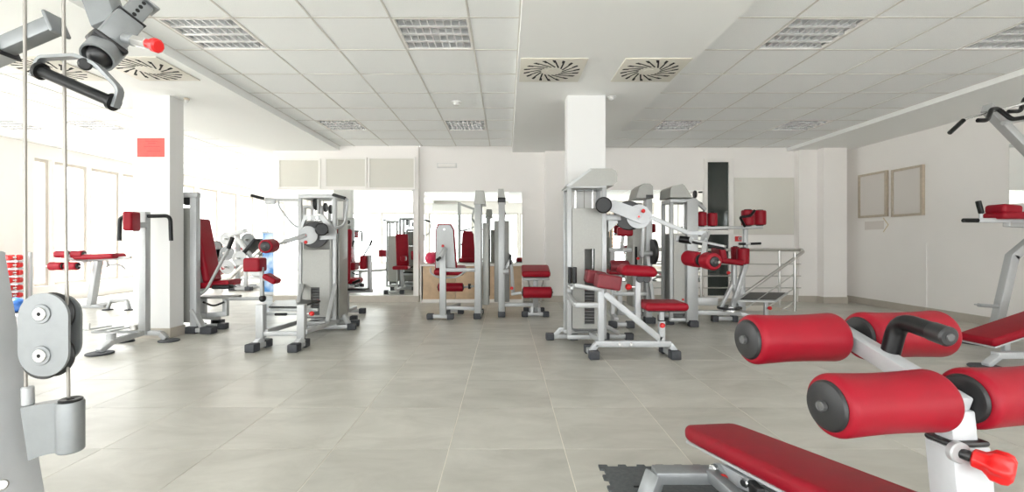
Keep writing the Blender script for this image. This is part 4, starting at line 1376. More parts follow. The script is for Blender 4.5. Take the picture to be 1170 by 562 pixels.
# ---- rotary torso machine with chest rollers
def rotary_machine():
    T = Thing('rotary_torso_machine', 'rotary torso machine with paired red chest rollers before the railing', EXM, (2.7, 6.0, 0))
    x0, x1, y0, y1 = XP(765.5, 5.88), XP(795.5, 5.88), 5.88, 6.22
    T.stack(x0, x1, y0, y1, 1.56, 0.16, 1.17, None, 0.1, 12)
    T.add('front_post', box(XP(784.5, 5.86), x1 + 0.01, 5.84, 5.92, 0.06, 1.575, 0.006), 'silver')
    cp = [P(765.5, 225.5, 5.84), P(766.5, 215, 5.84), P(769, 212.5, 5.84), P(780, 210, 5.84), P(782.5, 212, 5.84), P(790, 224, 5.84), P(790, 225.5, 5.84)]
    for p in cp:
        p.y = 5.84
    T.add('tower_cap', prism(cp, (0, 0.40, 0)), 'shroud', None, 20)
    T.stand((x1 - 0.06, 5.78), (x1 - 0.02, 6.32), 0.095, 0.05, 0.12)
    T.stand((x0 + 0.04, 5.98), (x0 + 0.04, 6.32), 0.095, 0.05, 0.1)
    # pulley arms at the head
    for dy in (0.0, 0.12):
        T.bar('head_arm', P(791, 226, 6.0 + dy), P(806, 240, 6.05 + dy), 0.03, 0.045)
    T.disc('head_pulley', P(793, 222, 5.95), P(795, 222, 5.95), 0.05, 'black_plastic')
    Y = 6.05
    T.bar('base_beam', P(794, 356.8, Y), P(846, 357.5, Y), 0.07, 0.06)
    T.bar('upper_beam', P(794, 344, Y), P(819, 344, Y), 0.08, 0.10)
    T.stand((XP(814, 6.2), 6.22), (XP(843, 6.2), 6.22), 0.07, 0.05, 0.08)
    T.add('turntable', lathe(P(833.5, 355, Y), P(833.5, 345, Y), [(0, 0.13), (0.03, 0.13), (0.035, 0.10), (0.06, 0.10), (0.065, 0.085)], 28), 'chrome')
    T.disc('turntable_base', P(833.5, 353, Y), P(833.5, 350.5, Y), 0.15, 'black_plastic')
    T.bar('leaning_post', P(837, 350, Y), P(852, 302, Y), 0.055, 0.06)
    T.add('gusset', prism([P(836, 322, Y), P(843, 318, Y), P(850, 335, Y), P(850, 350, Y), P(844, 350, Y)], (0, 0.06, 0)), 'silver', None, 0)
    T.bar('brace', P(823, 352, Y), P(838, 322, Y), 0.05, 0.04)
    T.disc('seat_post', P(838.5, 325, Y), P(838.5, 300, Y), 0.035, 'silver')
    T.bar('floor_post', P(848, 302, Y + 0.1), P(849, 355, Y + 0.1), 0.05, 0.05)
    T.knob(P(836, 311.5, Y - 0.03), P(829, 311.5, Y - 0.06), 0.022, None, 0.03)
    T.pad('seat_pad', P(832, 298.5, Y), (0.29, 0.30, 0.07), Matrix.Rotation(math.radians(8), 3, 'Y'), 'red_vinyl', 0.03)
    T.pad('seat_wing', P(821.5, 290, Y), (0.085, 0.28, 0.17), Matrix.Rotation(math.radians(-12), 3, 'Y'), 'red_vinyl', 0.03)
    T.roller(P(840, 298, Y + 0.14), P(840, 282, Y + 0.14), 0.055, cap=0.55, bolt=False)
    T.roller(P(849, 301.5, Y - 0.06), P(849, 283.5, Y - 0.06), 0.075, cap=0.5, bolt=False)
    # upper part
    T.bar('main_post', P(851.5, 300, Y + 0.05), P(851.5, 260, Y + 0.05), 0.05, 0.05)
    T.bar('head_bar', P(797, 260.5, Y), P(871, 259.5, Y), 0.045, 0.04)
    for a, b, py0, py1, dy in ((796.5, 0, 258, 242.5, 0.0), (808.5, 0, 258, 243.5, 0.0)):
        c = P(a + 5.5, 250, Y)
        T.roller(P(a + 5.3, py0, Y + dy), P(a + 5.3, py1, Y + dy), 0.062, cap=0.6, bolt=False)
    for a, py0, py1, dy in ((854.3, 257.5, 240, -0.05), (868, 257, 240.5, 0.08)):
        T.roller(P(a, py0, Y + dy), P(a, py1, Y + dy), 0.078, cap=0.6, bolt=False)
    T.tube('black_handle', [P(851, 258.5, Y - 0.12), P(845.5, 248, Y - 0.2), P(858, 246.5, Y - 0.22), P(862, 240.5, Y - 0.15)], 0.017, 'black_rubber', rad=0.03)
    T.grip(P(844, 278.5, Y), P(852, 278.5, Y), 0.016)
    T.grip(P(857, 278.5, Y), P(869.5, 278, Y), 0.016)
    T.bar('grip_bar', P(851, 278.5, Y), P(858, 278.5, Y), 0.025, 0.025)
    # foot platform
    q = [P(842.5, 345, 5.85), P(887, 345.5, 5.85), P(900.5, 336, 6.15), P(856, 335.5, 6.15)]
    T.add('platform_frame', prism(q, (0, 0, 0.022)), 'silver', None, 0)
    def lerp(u, v):
        a = q[0].lerp(q[1], u)
        b = q[3].lerp(q[2], u)
        return a.lerp(b, v) + vz(0.0225)
    for u0, u1 in ((0.05, 0.47), (0.53, 0.95)):
        T.add('tread', prism([lerp(u0, 0.1), lerp(u1, 0.1), lerp(u1, 0.92), lerp(u0, 0.92)], (0, 0, 0.006)), 'black_rubber', None, 0)
    T.bar('platform_post', P(875, 343, 6.0), P(875, 368, 6.0), 0.045, 0.045)
    T.knob(P(876, 352, 5.97), P(882, 352, 5.9), 0.024, None, 0.02)
    T.bar('platform_beam', Vector((XP(846, Y), Y, 0.13)), Vector((XP(875, 6.0), 6.0, 0.06)), 0.06, 0.05)
    T.stand((XP(875, 6.0), 5.86), (XP(875, 6.0), 6.2), 0.07, 0.045, 0.08)
    return T


rotary_machine()


# ---- left column: hip machine with black handles
def hip_stand():
    T = Thing('standing_hip_machine', 'standing machine with red pad and black drop handles before the left column', EXM, (-3.84, 4.9, 0))
    Y = 4.95
    T.bar('post', Vector((XP(165.2, Y), Y, 0.08)), P(165.2, 242, Y), 0.075, 0.075)
    T.bar('pad_arm', P(167, 257, Y - 0.02), P(152, 257, Y - 0.2), 0.05, 0.06)
    T.pad('chest_pad', P(150.5, 252.7, 4.72), (0.085, 0.16, 0.195), Matrix.Rotation(math.radians(8), 3, 'Z'), 'red_vinyl', 0.022)
    T.tube('handlebar', [P(166, 247, Y), P(194.5, 246.5, Y), P(195.5, 275, Y)], 0.020, 'black_rubber', rad=0.06)
    T.tube('handlebar', [P(166, 247.5, Y), P(137, 247.5, Y - 0.02), P(136.2, 275, Y - 0.02)], 0.020, 'black_rubber', rad=0.06)
    T.add('gusset', prism([P(154, 380, Y - 0.02), P(161.5, 380, Y - 0.02), P(165, 354.5, Y - 0.02), P(162.5, 356, Y - 0.02)], (0, 0.03, 0)), 'silver', None, 0)
    T.bar('base_beam', P(165, 379.5, Y), P(126, 391, 4.52), 0.06, 0.05)
    T.bar('front_leg', P(127, 390.5, 4.52), Vector((XP(113, 4.42), 4.42, 0.02)), 0.07, 0.05)
    c = Vector((XP(114, 4.4), 4.4, 0))
    T.disc('rubber_foot', c, c + vz(0.016), 0.11, 'foot_rubber', None, 0.004, 28)
    T.bar('side_beam', P(165, 380, Y), P(184, 380.5, 5.0), 0.06, 0.05)
    T.bar('side_leg', P(183, 380, 5.0), Vector((XP(190, 5.0), 5.0, 0.02)), 0.06, 0.05)
    c = Vector((XP(193, 4.98), 4.98, 0))
    T.disc('rubber_foot', c, c + vz(0.016), 0.10, 'foot_rubber', None, 0.004, 28)
    c = Vector((-4.05, 4.95, 0))
    T.bar('rear_leg', P(164, 380, Y), c + Vector((0.02, 0, 0.03)), 0.05, 0.045)
    T.disc('rubber_foot', c, c + vz(0.016), 0.085, 'foot_rubber', None, 0.004, 28)
    # treads
    for a, b, y_ in (((96, 377), (127, 370.5), 4.62), ((109, 377.8), (141, 371), 4.62), ((123, 378.5), (150, 373), 4.62)):
        p0, p1 = P(*a, y_), P(*b, y_ + 0.22)
        T.bar('tread', p0, Vector((p1.x, p1.y, p0.z + 0.005)), 0.055, 0.016)
    T.disc('peg', P(101.5, 377, 4.62), P(101.5, 369, 4.62), 0.012, 'steel')
    T.disc('tread_post', P(127, 388, 4.56), P(127, 380.5, 4.56), 0.04, 'silver')
    T.bar('tread_bar', P(104, 379, 4.64), P(160, 379, 4.85), 0.035, 0.025)
    T.disc('spring_cap', P(153, 377, 4.8), P(153, 371, 4.8), 0.035, 'steel')
    return T


hip_stand()


# ---- right of the left column: incline press seat facing right
def press_machine():
    T = Thing('chest_press_machine', 'chest press with tall red backrest just right of the left column', EXM, (-3.3, 5.6, 0))
    xa = -3.735
    T.bar('tower_post', (xa + 0.105, 5.44, 0.06), (xa + 0.105, 5.44, 1.58), 0.08, 0.075, 'white_silver', (1, 0, 0))
    T.add('stack_shroud', box(xa - 0.36, xa + 0.055, 5.43, 5.56, 0.12, 1.46, 0.01), 'shroud')
    T.bar('far_post', (xa - 0.42, 5.46, 0.06), (xa - 0.42, 5.46, 1.58), 0.08, 0.075, 'silver', (1, 0, 0))
    T.bar('head_bar', (xa - 0.45, 5.45, 1.61), (xa + 0.145, 5.45, 1.61), 0.07, 0.06)
    T.disc('head_pulley', (xa + 0.0, 5.44, 1.54), (xa + 0.0, 5.48, 1.54), 0.05, 'black_plastic')
    T.bar('tie_beam', (xa + 0.1, 5.44, 0.2), (xa + 0.1, 5.9, 0.1), 0.06, 0.06)
    T.stand((xa + 0.02, 5.42), (XP(245, 5.4), 5.40), 0.10, 0.05, 0.14)
    T.bar('foot_gusset', (xa + 0.09, 5.42, 0.28), (xa + 0.22, 5.41, 0.06), 0.08, 0.04)
    T.stand((xa + 0.02, 5.9), (XP(255, 5.9), 5.9), 0.08, 0.05, 0.12)
    # backrest
    p0, p1 = P(229, 250, 5.66), P(243, 322, 5.66)
    rt = rot_to(p1 - p0, (1, 0, 0))
    T.add('backrest', rbox((p0 + p1) / 2, ((p1 - p0).length, 0.28, 0.085), 0.035, 4, rt), 'red_vinyl', None, 50)
    T.add('back_frame', rbox((p0 + p1) / 2 + Vector((-0.075, 0, -0.02)), ((p1 - p0).length * 0.95, 0.16, 0.05), 0.01, 1, rt), 'silver')
    T.pad('seat_pad', P(250, 324, 5.66), (0.40, 0.30, 0.075), Matrix.Rotation(math.radians(-6), 3, 'Y'), 'red_vinyl', 0.03)
    T.add('lower_pad', rbox(P(254.5, 327.5, 5.52), (0.22, 0.10, 0.05), 0.02, 3), 'black_rubber', None, 50)
    # press arm with black grip
    T.tube('press_arm', [P(229, 336, 5.5), P(236, 331, 5.46), P(262.5, 281, 5.42)], 0.017, 'silver', rad=0.1)
    T.grip(P(261, 284, 5.42), P(266, 271, 5.42), 0.024)
    T.tube('press_arm', [P(229, 332, 5.85), P(236, 327, 5.86), P(262, 283, 5.88)], 0.017, 'silver', rad=0.1)
    T.grip(P(260.5, 285, 5.88), P(265, 273, 5.88), 0.024)
    T.add('seat_plate', box(XP(224, 5.6), XP(268, 5.6), 5.56, 5.76, ZP(341, 5.6), ZP(338.5, 5.6), 0.004), 'dark_shroud')
    for px in (233, 258):
        T.bar('seat_leg', P(px, 340, 5.64), P(px, 361, 5.64), 0.055, 0.055)
    T.bar('low_beam', (xa + 0.1, 5.64, ZP(360, 5.64)), P(260, 358, 5.64), 0.06, 0.06)
    T.stand((XP(236, 5.85), 5.66), (XP(269, 5.85), 5.68), 0.075, 0.045, 0.10)
    # swing bar with knee pad to the right
    T.tube('swing_bar', [P(258, 341.5, 5.6), P(299, 341, 5.4)], 0.02, 'silver')
    T.add('joint_ball', ball(P(300, 341, 5.4), 0.04, 18, 10), 'black_plastic', None, 60)
    T.bar('pad_post', P(299.5, 340, 5.4), P(299, 305, 5.4), 0.04, 0.04)
    T.pad('knee_pad', P(291.5, 302.3, 5.4), (0.185, 0.20, 0.16), None, 'red_vinyl', 0.025)
    T.pad('angled_pad', P(310.5, 318.3, 5.4), (0.165, 0.16, 0.065), Matrix.Rotation(math.radians(30), 3, 'Y'), 'red_vinyl', 0.025)
    T.bar('pad_stay', P(300, 320, 5.4), P(308, 318, 5.4), 0.03, 0.03)
    T.tube('under_hose', [P(232, 345, 5.55), P(244, 350, 5.55), P(256, 345, 5.57)], 0.012, 'black_rubber', rad=0.05)
    return T


press_machine()


# ---- window side, farther back
def leg_press():
    T = Thing('leg_press', 'plate loaded leg press with white weight plates by the far windows', EXM, (-6.0, 10.4, 0))
    Y = 10.2
    T.bar('sled_rail', P(258, 322, Y), P(297, 285, Y), 0.06, 0.06, 'steel')
    T.bar('sled_rail', P(266, 323, Y + 0.5), P(303, 287, Y + 0.5), 0.06, 0.06, 'steel')
    T.bar('frame_post', P(272, 326, Y + 0.2), P(272, 268, Y + 0.2), 0.08, 0.08)
    T.bar('frame_slope', P(271, 272, Y), P(291, 298, Y), 0.08, 0.08)
    T.stand((XP(262, Y), Y), (XP(288, Y), Y), 0.09, 0.06, 0.14)
    T.stand((XP(268, Y + .5), Y + 0.5), (XP(292, Y + .5), Y + 0.5), 0.09, 0.06, 0.14)
    T.bar('leg', P(281, 310, Y), P(281, 329, Y), 0.07, 0.07)
    T.bar('head_bar', P(262, 269, Y), P(282, 263, Y), 0.08, 0.09)
    for px, py, dy, m_ in ((259, 273, 0, 'silver'), (259, 289, 0.02, 'cast_silver'), (273, 295, -0.15, 'silver'), (259, 305, 0, 'silver'), (283, 274, 0.4, 'cast_silver')):
        c = P(px, py, Y + dy)
        pl = T.add('weight_plate', lathe(c + Vector((0, 0.03, 0)), c - Vector((0, 0.03, 0)), [(0, 0.145), (0.006, 0.155), (0.03, 0.155), (0.032, 0.125), (0.026, 0.12), (0.026, 0.05), (0.036, 0.045), (0.036, 0.02)], 28), m_)
        T.add('plate_peg', disc(c - Vector((0, 0.12, 0)), c + Vector((0, 0.1, 0)), 0.022, 0.003, 14), 'steel', pl)
    for px, py in ((246, 283), (250, 292), (243, 291)):
        c = P(px, py, Y + 0.6)
        T.disc('black_plate', c, c + Vector((0, 0.05, 0)), 0.16, 'iron_plate', None, 0.01, 28)
    T.bar('plate_post', P(247, 326, Y + 0.65), P(247, 280, Y + 0.65), 0.07, 0.07)
    T.stand((XP(240, Y + .65), Y + 0.68), (XP(256, Y + .65), Y + 0.68), 0.08, 0.06, 0.12)
    T.bar('base_beam', Vector((XP(262, Y), Y + 0.25, 0.06)), Vector((XP(290, Y), Y + 0.25, 0.06)), 0.08, 0.06)
    T.bar('tie_bar', Vector((XP(247, Y), Y + 0.6, 0.06)), Vector((XP(272, Y), Y + 0.3, 0.06)), 0.08, 0.06)
    T.add('foot_plate', rbox(P(293, 282, Y + 0.25), (0.06, 0.7, 0.45), 0.01, 1, Matrix.Rotation(math.radians(40), 3, 'Y')), 'black_rubber')
    T.pad('back_pad', P(247, 312, Y + 0.2), (0.7, 0.4, 0.1), Matrix.Rotation(math.radians(-25), 3, 'Y'), 'red_vinyl', 0.03)
    T.bar('back_stay', P(247, 314, Y + 0.2), Vector((XP(247, Y), Y + 0.25, 0.05)), 0.06, 0.06)
    return T


leg_press()


def roller_bench():
    T = Thing('ab_bench', 'red roller sit-up bench by the first windows', 'bench', (-6.6, 7.6, 0))
    Y = 7.55
    T.roller(P(64.5, 290.5, Y - 0.15), P(79, 290.5, Y - 0.15), 0.062)
    T.roller(P(82, 290.5, Y - 0.1), P(96, 290.5, Y - 0.1), 0.062)
    T.roller(P(57.5, 304, Y - 0.25), P(72, 304, Y - 0.25), 0.066)
    T.roller(P(75.5, 304, Y - 0.22), P(89, 304, Y - 0.22), 0.066)
    T.tube('axle', [P(60, 290.5, Y - 0.15), P(99, 290.5, Y - 0.1)], 0.012, 'steel')
    T.tube('axle', [P(52, 304, Y - 0.25), P(92, 304, Y - 0.22)], 0.012, 'steel')
    T.bar('roller_post', P(81, 286, Y - 0.12), P(73.5, 310, Y - 0.24), 0.04, 0.04)
    T.bar('roller_arm', P(78, 296, Y - 0.17), P(102, 297.5, Y), 0.04, 0.05)
    T.pad('bench_pad', P(113.5, 293, Y), (0.66, 0.3, 0.085), Matrix.Rotation(math.radians(-2), 3, 'Y'), 'red_vinyl', 0.035)
    T.bar('pad_beam', P(95, 298, Y), P(150, 294, Y), 0.05, 0.05)
    T.bar('leg', P(112.5, 298, Y), Vector((XP(104, Y), Y, 0.03)), 0.08, 0.11, 'white_silver')
    T.add('leg_foot', box(XP(96, Y), XP(121, Y), Y - 0.05, Y + 0.05, 0, 0.05, 0.01), 'white_silver')
    c = P(131, 308.5, Y + 0.05)
    n = 20
    ring = [c + Vector((0.17 * math.cos(2 * math.pi * k / n), 0, 0.09 * math.sin(2 * math.pi * k / n))) for k in range(n + 1)]
    T.tube('ring_handle', ring, 0.014, 'silver', rad=0.0)
    T.bar('ring_stay', c + Vector((-0.1, 0, 0.07)), P(122, 297, Y), 0.03, 0.03)
    T.bar('low_leg', P(126, 343, Y - 0.3), P(146, 343, Y - 0.25), 0.05, 0.045)
    for px in (123, 148):
        T.bar('low_foot', P(126 if px == 123 else 145, 343.5, Y - 0.28), Vector((XP(px, Y - 0.28), Y - 0.28, 0.02)), 0.05, 0.04)
        q = Vector((XP(px, Y - 0.28), Y - 0.28, 0))
        T.disc('rubber_foot', q, q + vz(0.015), 0.07, 'foot_rubber')
    T.bar('low_beam', P(136, 343, Y - 0.27), Vector((XP(112, Y), Y, 0.04)), 0.05, 0.045)
    return T


roller_bench()


def dumbbell_rack():
    T = Thing('dumbbell_rack', 'white tiered dumbbell rack at the far left edge', 'rack', (-7.5, 7.2, 0))
    for x in (-8.03, -7.60):
        T.bar('upright', (x, 7.44, 0.0), (x, 7.44, 0.9), 0.04, 0.04, 'white_silver')
        T.bar('rack_foot', (x, 7.1, 0.02), (x, 7.45, 0.02), 0.05, 0.04, 'white_silver')
    levels = []
    for k in range(6):
        z = 0.17 + 0.118 * k
        y = 7.28
        T.bar('shelf_rail', (-8.05, y - 0.05, z), (-7.58, y - 0.05, z), 0.02, 0.03, 'white_silver')
        T.bar('shelf_rail', (-8.05, y + 0.05, z), (-7.58, y + 0.05, z), 0.02, 0.03, 'white_silver')
        levels.append((y, z + 0.015))
    names = ['bottom', 'second', 'third', 'fourth', 'fifth', 'top']
    for k, (y, z) in enumerate(levels):
        for j in range(3):
            x = -7.94 + 0.125 * j
            r = 0.043
            zc_ = z + r + 0.001
            D = Thing('dumbbell', '%s red dumbbell on the %s shelf of the rack' % (['left', 'middle', 'right'][j], names[k]), 'dumbbell', (x, y, z), 'red dumbbells on the rack')
            D.add('handle', disc((x, y - 0.06, zc_), (x, y + 0.06, zc_), 0.014, 0.002, 12), 'chrome')
            for s in (-1, 1):
                D.add('head', disc((x, y + s * 0.045, zc_), (x, y + s * 0.115, zc_), r, 0.012, 18), 'red_plastic')
    return T


dumbbell_rack()
tag(obj('medicine_ball', ball((XP(18, 7.0), 7.0, 0.115), 0.115), 'ball_blue', None, (XP(18, 7.0), 7.0, 0), 60), 'dark blue ball on the floor by the dumbbell rack', 'ball')


def bike(x, y, label):
    T = Thing('exercise_bike', label, 'exercise bike', (x, y, 0), 'exercise bikes by the windows')
    T.stand((x - 0.45, y - 0.22), (x - 0.45, y + 0.22), 0.06, 0.04, 0.06)
    T.stand((x + 0.45, y - 0.22), (x + 0.45, y + 0.22), 0.06, 0.04, 0.06)
    T.bar('base_beam', (x - 0.45, y, 0.09), (x + 0.45, y, 0.09), 0.07, 0.06)
    T.add('flywheel_cover', disc((x + 0.12, y - 0.06, 0.36), (x + 0.12, y + 0.06, 0.36), 0.25, 0.03, 32), 'white_silver')
    T.bar('seat_tube', (x - 0.12, y, 0.25), (x - 0.30, y, 0.86), 0.05, 0.06)
    T.pad('saddle', (x - 0.31, y, 0.90), (0.28, 0.22, 0.08), None, 'red_vinyl', 0.035)
    T.bar('mast', (x + 0.22, y, 0.35), (x + 0.38, y, 1.18), 0.06, 0.07)
    T.add('console', rbox((x + 0.37, y, 1.27), (0.06, 0.26, 0.2), 0.02, 2, Matrix.Rotation(math.radians(-30), 3, 'Y')), 'dark_shroud')
    T.tube('handlebar', [(x + 0.1, y - 0.22, 1.16), (x + 0.3, y - 0.22, 1.10), (x + 0.34, y, 1.08), (x + 0.3, y + 0.22, 1.10), (x + 0.1, y + 0.22, 1.16)], 0.016, 'black_rubber', rad=0.06)
    for s in (-1, 1):
        T.bar('crank', (x + 0.02, y + s * 0.08, 0.36), (x + 0.02 + s * 0.12, y + s * 0.09, 0.36 - s * 0.1), 0.02, 0.03, 'steel')
        T.add('pedal', rbox((x + 0.02 + s * 0.12, y + s * 0.14, 0.36 - s * 0.1), (0.1, 0.09, 0.03), 0.008), 'black_plastic')
    return T


b0 = bike(-5.6, 11.8, 'exercise bike behind the leg press, nearest the banner')
dup(b0.o, (-1.3, 0.9, 0), 'exercise bike farther left near the far windows')
dup(b0.o, (-0.6, 2.0, 0), 'farthest exercise bike at the end of the window side')


# ---- right edge: chin up and dip tower
def chin_tower():
    T = Thing('chin_dip_tower', 'grey chin up and dip tower with red arm pads at the right edge', EXM, (5.3, 4.8, 0))
    Y = 4.8
    c = Vector((XP(1113.5, 4.86), 4.88, 0))
    T.disc('rubber_foot', c, c + vz(0.018), 0.115, 'foot_rubber', None, 0.005, 30)
    T.bar('foot_leg', c + Vector((0.0, 0, 0.02)), P(1118, 381.5, Y + 0.05), 0.075, 0.05)
    T.bar('base_beam', P(1117, 382.5, Y + 0.03), (5.75, 4.83, 0.11), 0.07, 0.06)
    T.bar('leaning_leg', P(1136, 382, Y), P(1157, 291, Y), 0.075, 0.085)
    T.bar('upper_leg', P(1156, 293.5, Y), (5.52, 4.8, 1.16), 0.075, 0.085)
    T.bar('mast', (5.55, 4.8, 0.0), (5.55, 4.8, 1.95), 0.08, 0.09)
    c2 = Vector((5.75, 4.83, 0))
    T.disc('rubber_foot', c2, c2 + vz(0.018), 0.115, 'foot_rubber', None, 0.005, 30)
    T.bar('rear_leg', c2 + vz(0.02), (5.7, 4.83, 0.12), 0.07, 0.06)
    T.tube('step_peg', [P(1118, 348.5, Y - 0.05), P(1145, 350.5, Y)], 0.018, 'silver')
    T.add('step_tread', bar(P(1116, 348, Y - 0.06), P(1130, 349, Y - 0.04), 0.06, 0.012), 'silver')
    # dip arms
    Yd = 4.55
    T.bar('dip_arm', P(1117, 251.8, Yd), P(1172, 251.8, Yd), 0.045, 0.045, 'white_silver')
    T.bar('dip_stay', P(1150, 256, Yd), (5.52, 4.78, 1.22), 0.06, 0.05)
    T.grip(P(1119, 251.8, Yd), P(1100, 251.8, Yd), 0.021)
    T.tube('grip_tube', [P(1121, 250, Yd), P(1120.5, 243, Yd)], 0.015, 'white_silver')
    T.grip(P(1121.5, 244, Yd), P(1117.5, 229.5, Yd), 0.023)
    T.pad('arm_pad', P(1159, 246.5, Yd), (0.42, 0.22, 0.07), None, 'red_vinyl', 0.028)
    T.pad('arm_pad_rest', P(1146.5, 239.5, Yd), (0.19, 0.2, 0.09), Matrix.Rotation(math.radians(5), 3, 'Y'), 'red_vinyl', 0.03)
    T.pad('back_pad', (5.45, 4.66, 1.35), (0.2, 0.09, 0.6), None, 'red_vinyl', 0.03)
    # chin bar
    Yc = 4.45
    T.bar('top_boom', P(1127, 123, Yc), (5.55, 4.78, 1.80), 0.075, 0.085)
    T.tube('chin_bar', [P(1085, 151.5, Yc - 0.05), P(1103, 135.5, Yc - 0.05), P(1135, 127, Yc - 0.02), P(1180, 115.5, Yc)], 0.013, 'chrome', rad=0.04)
    T.grip(P(1084.5, 152.3, Yc - 0.05), P(1101.5, 136.8, Yc - 0.05), 0.020)
    T.tube('bent_grip', [P(1117, 137.5, Yc - 0.12), P(1128, 137.5, Yc - 0.12), P(1133, 124.5, Yc - 0.05), P(1140, 124, Yc - 0.02), P(1156, 136.5, Yc - 0.1), P(1172, 134, Yc - 0.12)], 0.020, 'black_rubber', rad=0.035)
    T.tube('bent_grip', [P(1152, 127.5, Yc + 0.2), P(1166, 127, Yc + 0.2), P(1171, 112, Yc + 0.25), P(1180, 111, Yc + 0.25)], 0.020, 'black_rubber', rad=0.035)
    T.tube('second_bar', [P(1146, 140.5, Yc - 0.06), P(1185, 133, Yc - 0.06)], 0.022, 'silver')
    return T


chin_tower()


def low_bench():
    T = Thing('low_incline_bench', 'low red incline bench at the right edge before the chin up tower', 'bench', (4.7, 4.1, 0))
    Y = 4.15
    p0 = Vector((4.18, Y, 0.185))
    p1 = Vector((5.2, Y + 0.05, 0.50))
    rt = rot_to(p1 - p0)
    T.add('bench_pad', rbox((p0 + p1) / 2, ((p1 - p0).length, 0.32, 0.075), 0.03, 4, rt), 'red_vinyl', None, 50)
    T.add('pad_board', rbox((p0 + p1) / 2 - rt @ Vector((0, 0, 0.045)), ((p1 - p0).length * 0.97, 0.28, 0.015), 0.004, 1, rt), 'white_silver')
    T.bar('pad_stay', (4.40, Y - 0.05, 0.09), (4.40, Y - 0.05, 0.2), 0.05, 0.04, 'white_silver')
    T.bar('pad_stay', (5.0, Y, 0.05), (5.0, Y, 0.38), 0.05, 0.04, 'white_silver')
    T.bar('base_beam', (4.15, 3.95, 0.10), (5.3, 4.10, 0.08), 0.07, 0.055, 'white_silver')
    c = Vector((XP(1129, 3.9), 3.92, 0))
    T.disc('rubber_foot', c, c + vz(0.018), 0.115, 'foot_rubber', None, 0.005, 30)
    T.bar('foot_leg', c + vz(0.02), (4.18, 3.95, 0.10), 0.06, 0.045, 'white_silver')
    c = Vector((5.3, 4.12, 0))
    T.disc('rubber_foot', c, c + vz(0.018), 0.115, 'foot_rubber', None, 0.005, 30)
    T.bar('foot_leg', c + vz(0.02), (5.28, 4.11, 0.09), 0.06, 0.045, 'white_silver')
    return T


low_bench()


# ---- foreground right: decline bench with four rollers
def rubber_mat():
    x0, x1, y0, y1 = 0.435, 1.45, 0.85, 2.195
    pts = []
    n = 9
    a = 0.018

    def side(pa, pb, out, steps):
        d = (pb - pa) / steps
        res = []
        for k in range(steps):
            s = pa + d * k
            if k % 2 == 0:
                res += [s + d * 0.10, s + d * 0.9]
            else:
                res += [s - d * 0.03 - out * a, s + d * 1.03 - out * a]
        return res
    A, B, C_, D_ = Vector((x0, y0, 0)), Vector((x1, y0, 0)), Vector((x1, y1, 0)), Vector((x0, y1, 0))
    pts = [A] + side(A, B, Vector((0, -1, 0)), 23) + [B] + side(B, C_, Vector((1, 0, 0)), 29) + [C_] + side(C_, D_, Vector((0, 1, 0)), 23) + [D_] + side(D_, A, Vector((-1, 0, 0)), 29)
    tag(obj('rubber_mat', prism(pts, (0, 0, 0.009)), 'mat_rubber', None, (x0, y0, 0), 0), 'dark grey rubber puzzle mat under the foreground bench', 'mat')


rubber_mat()


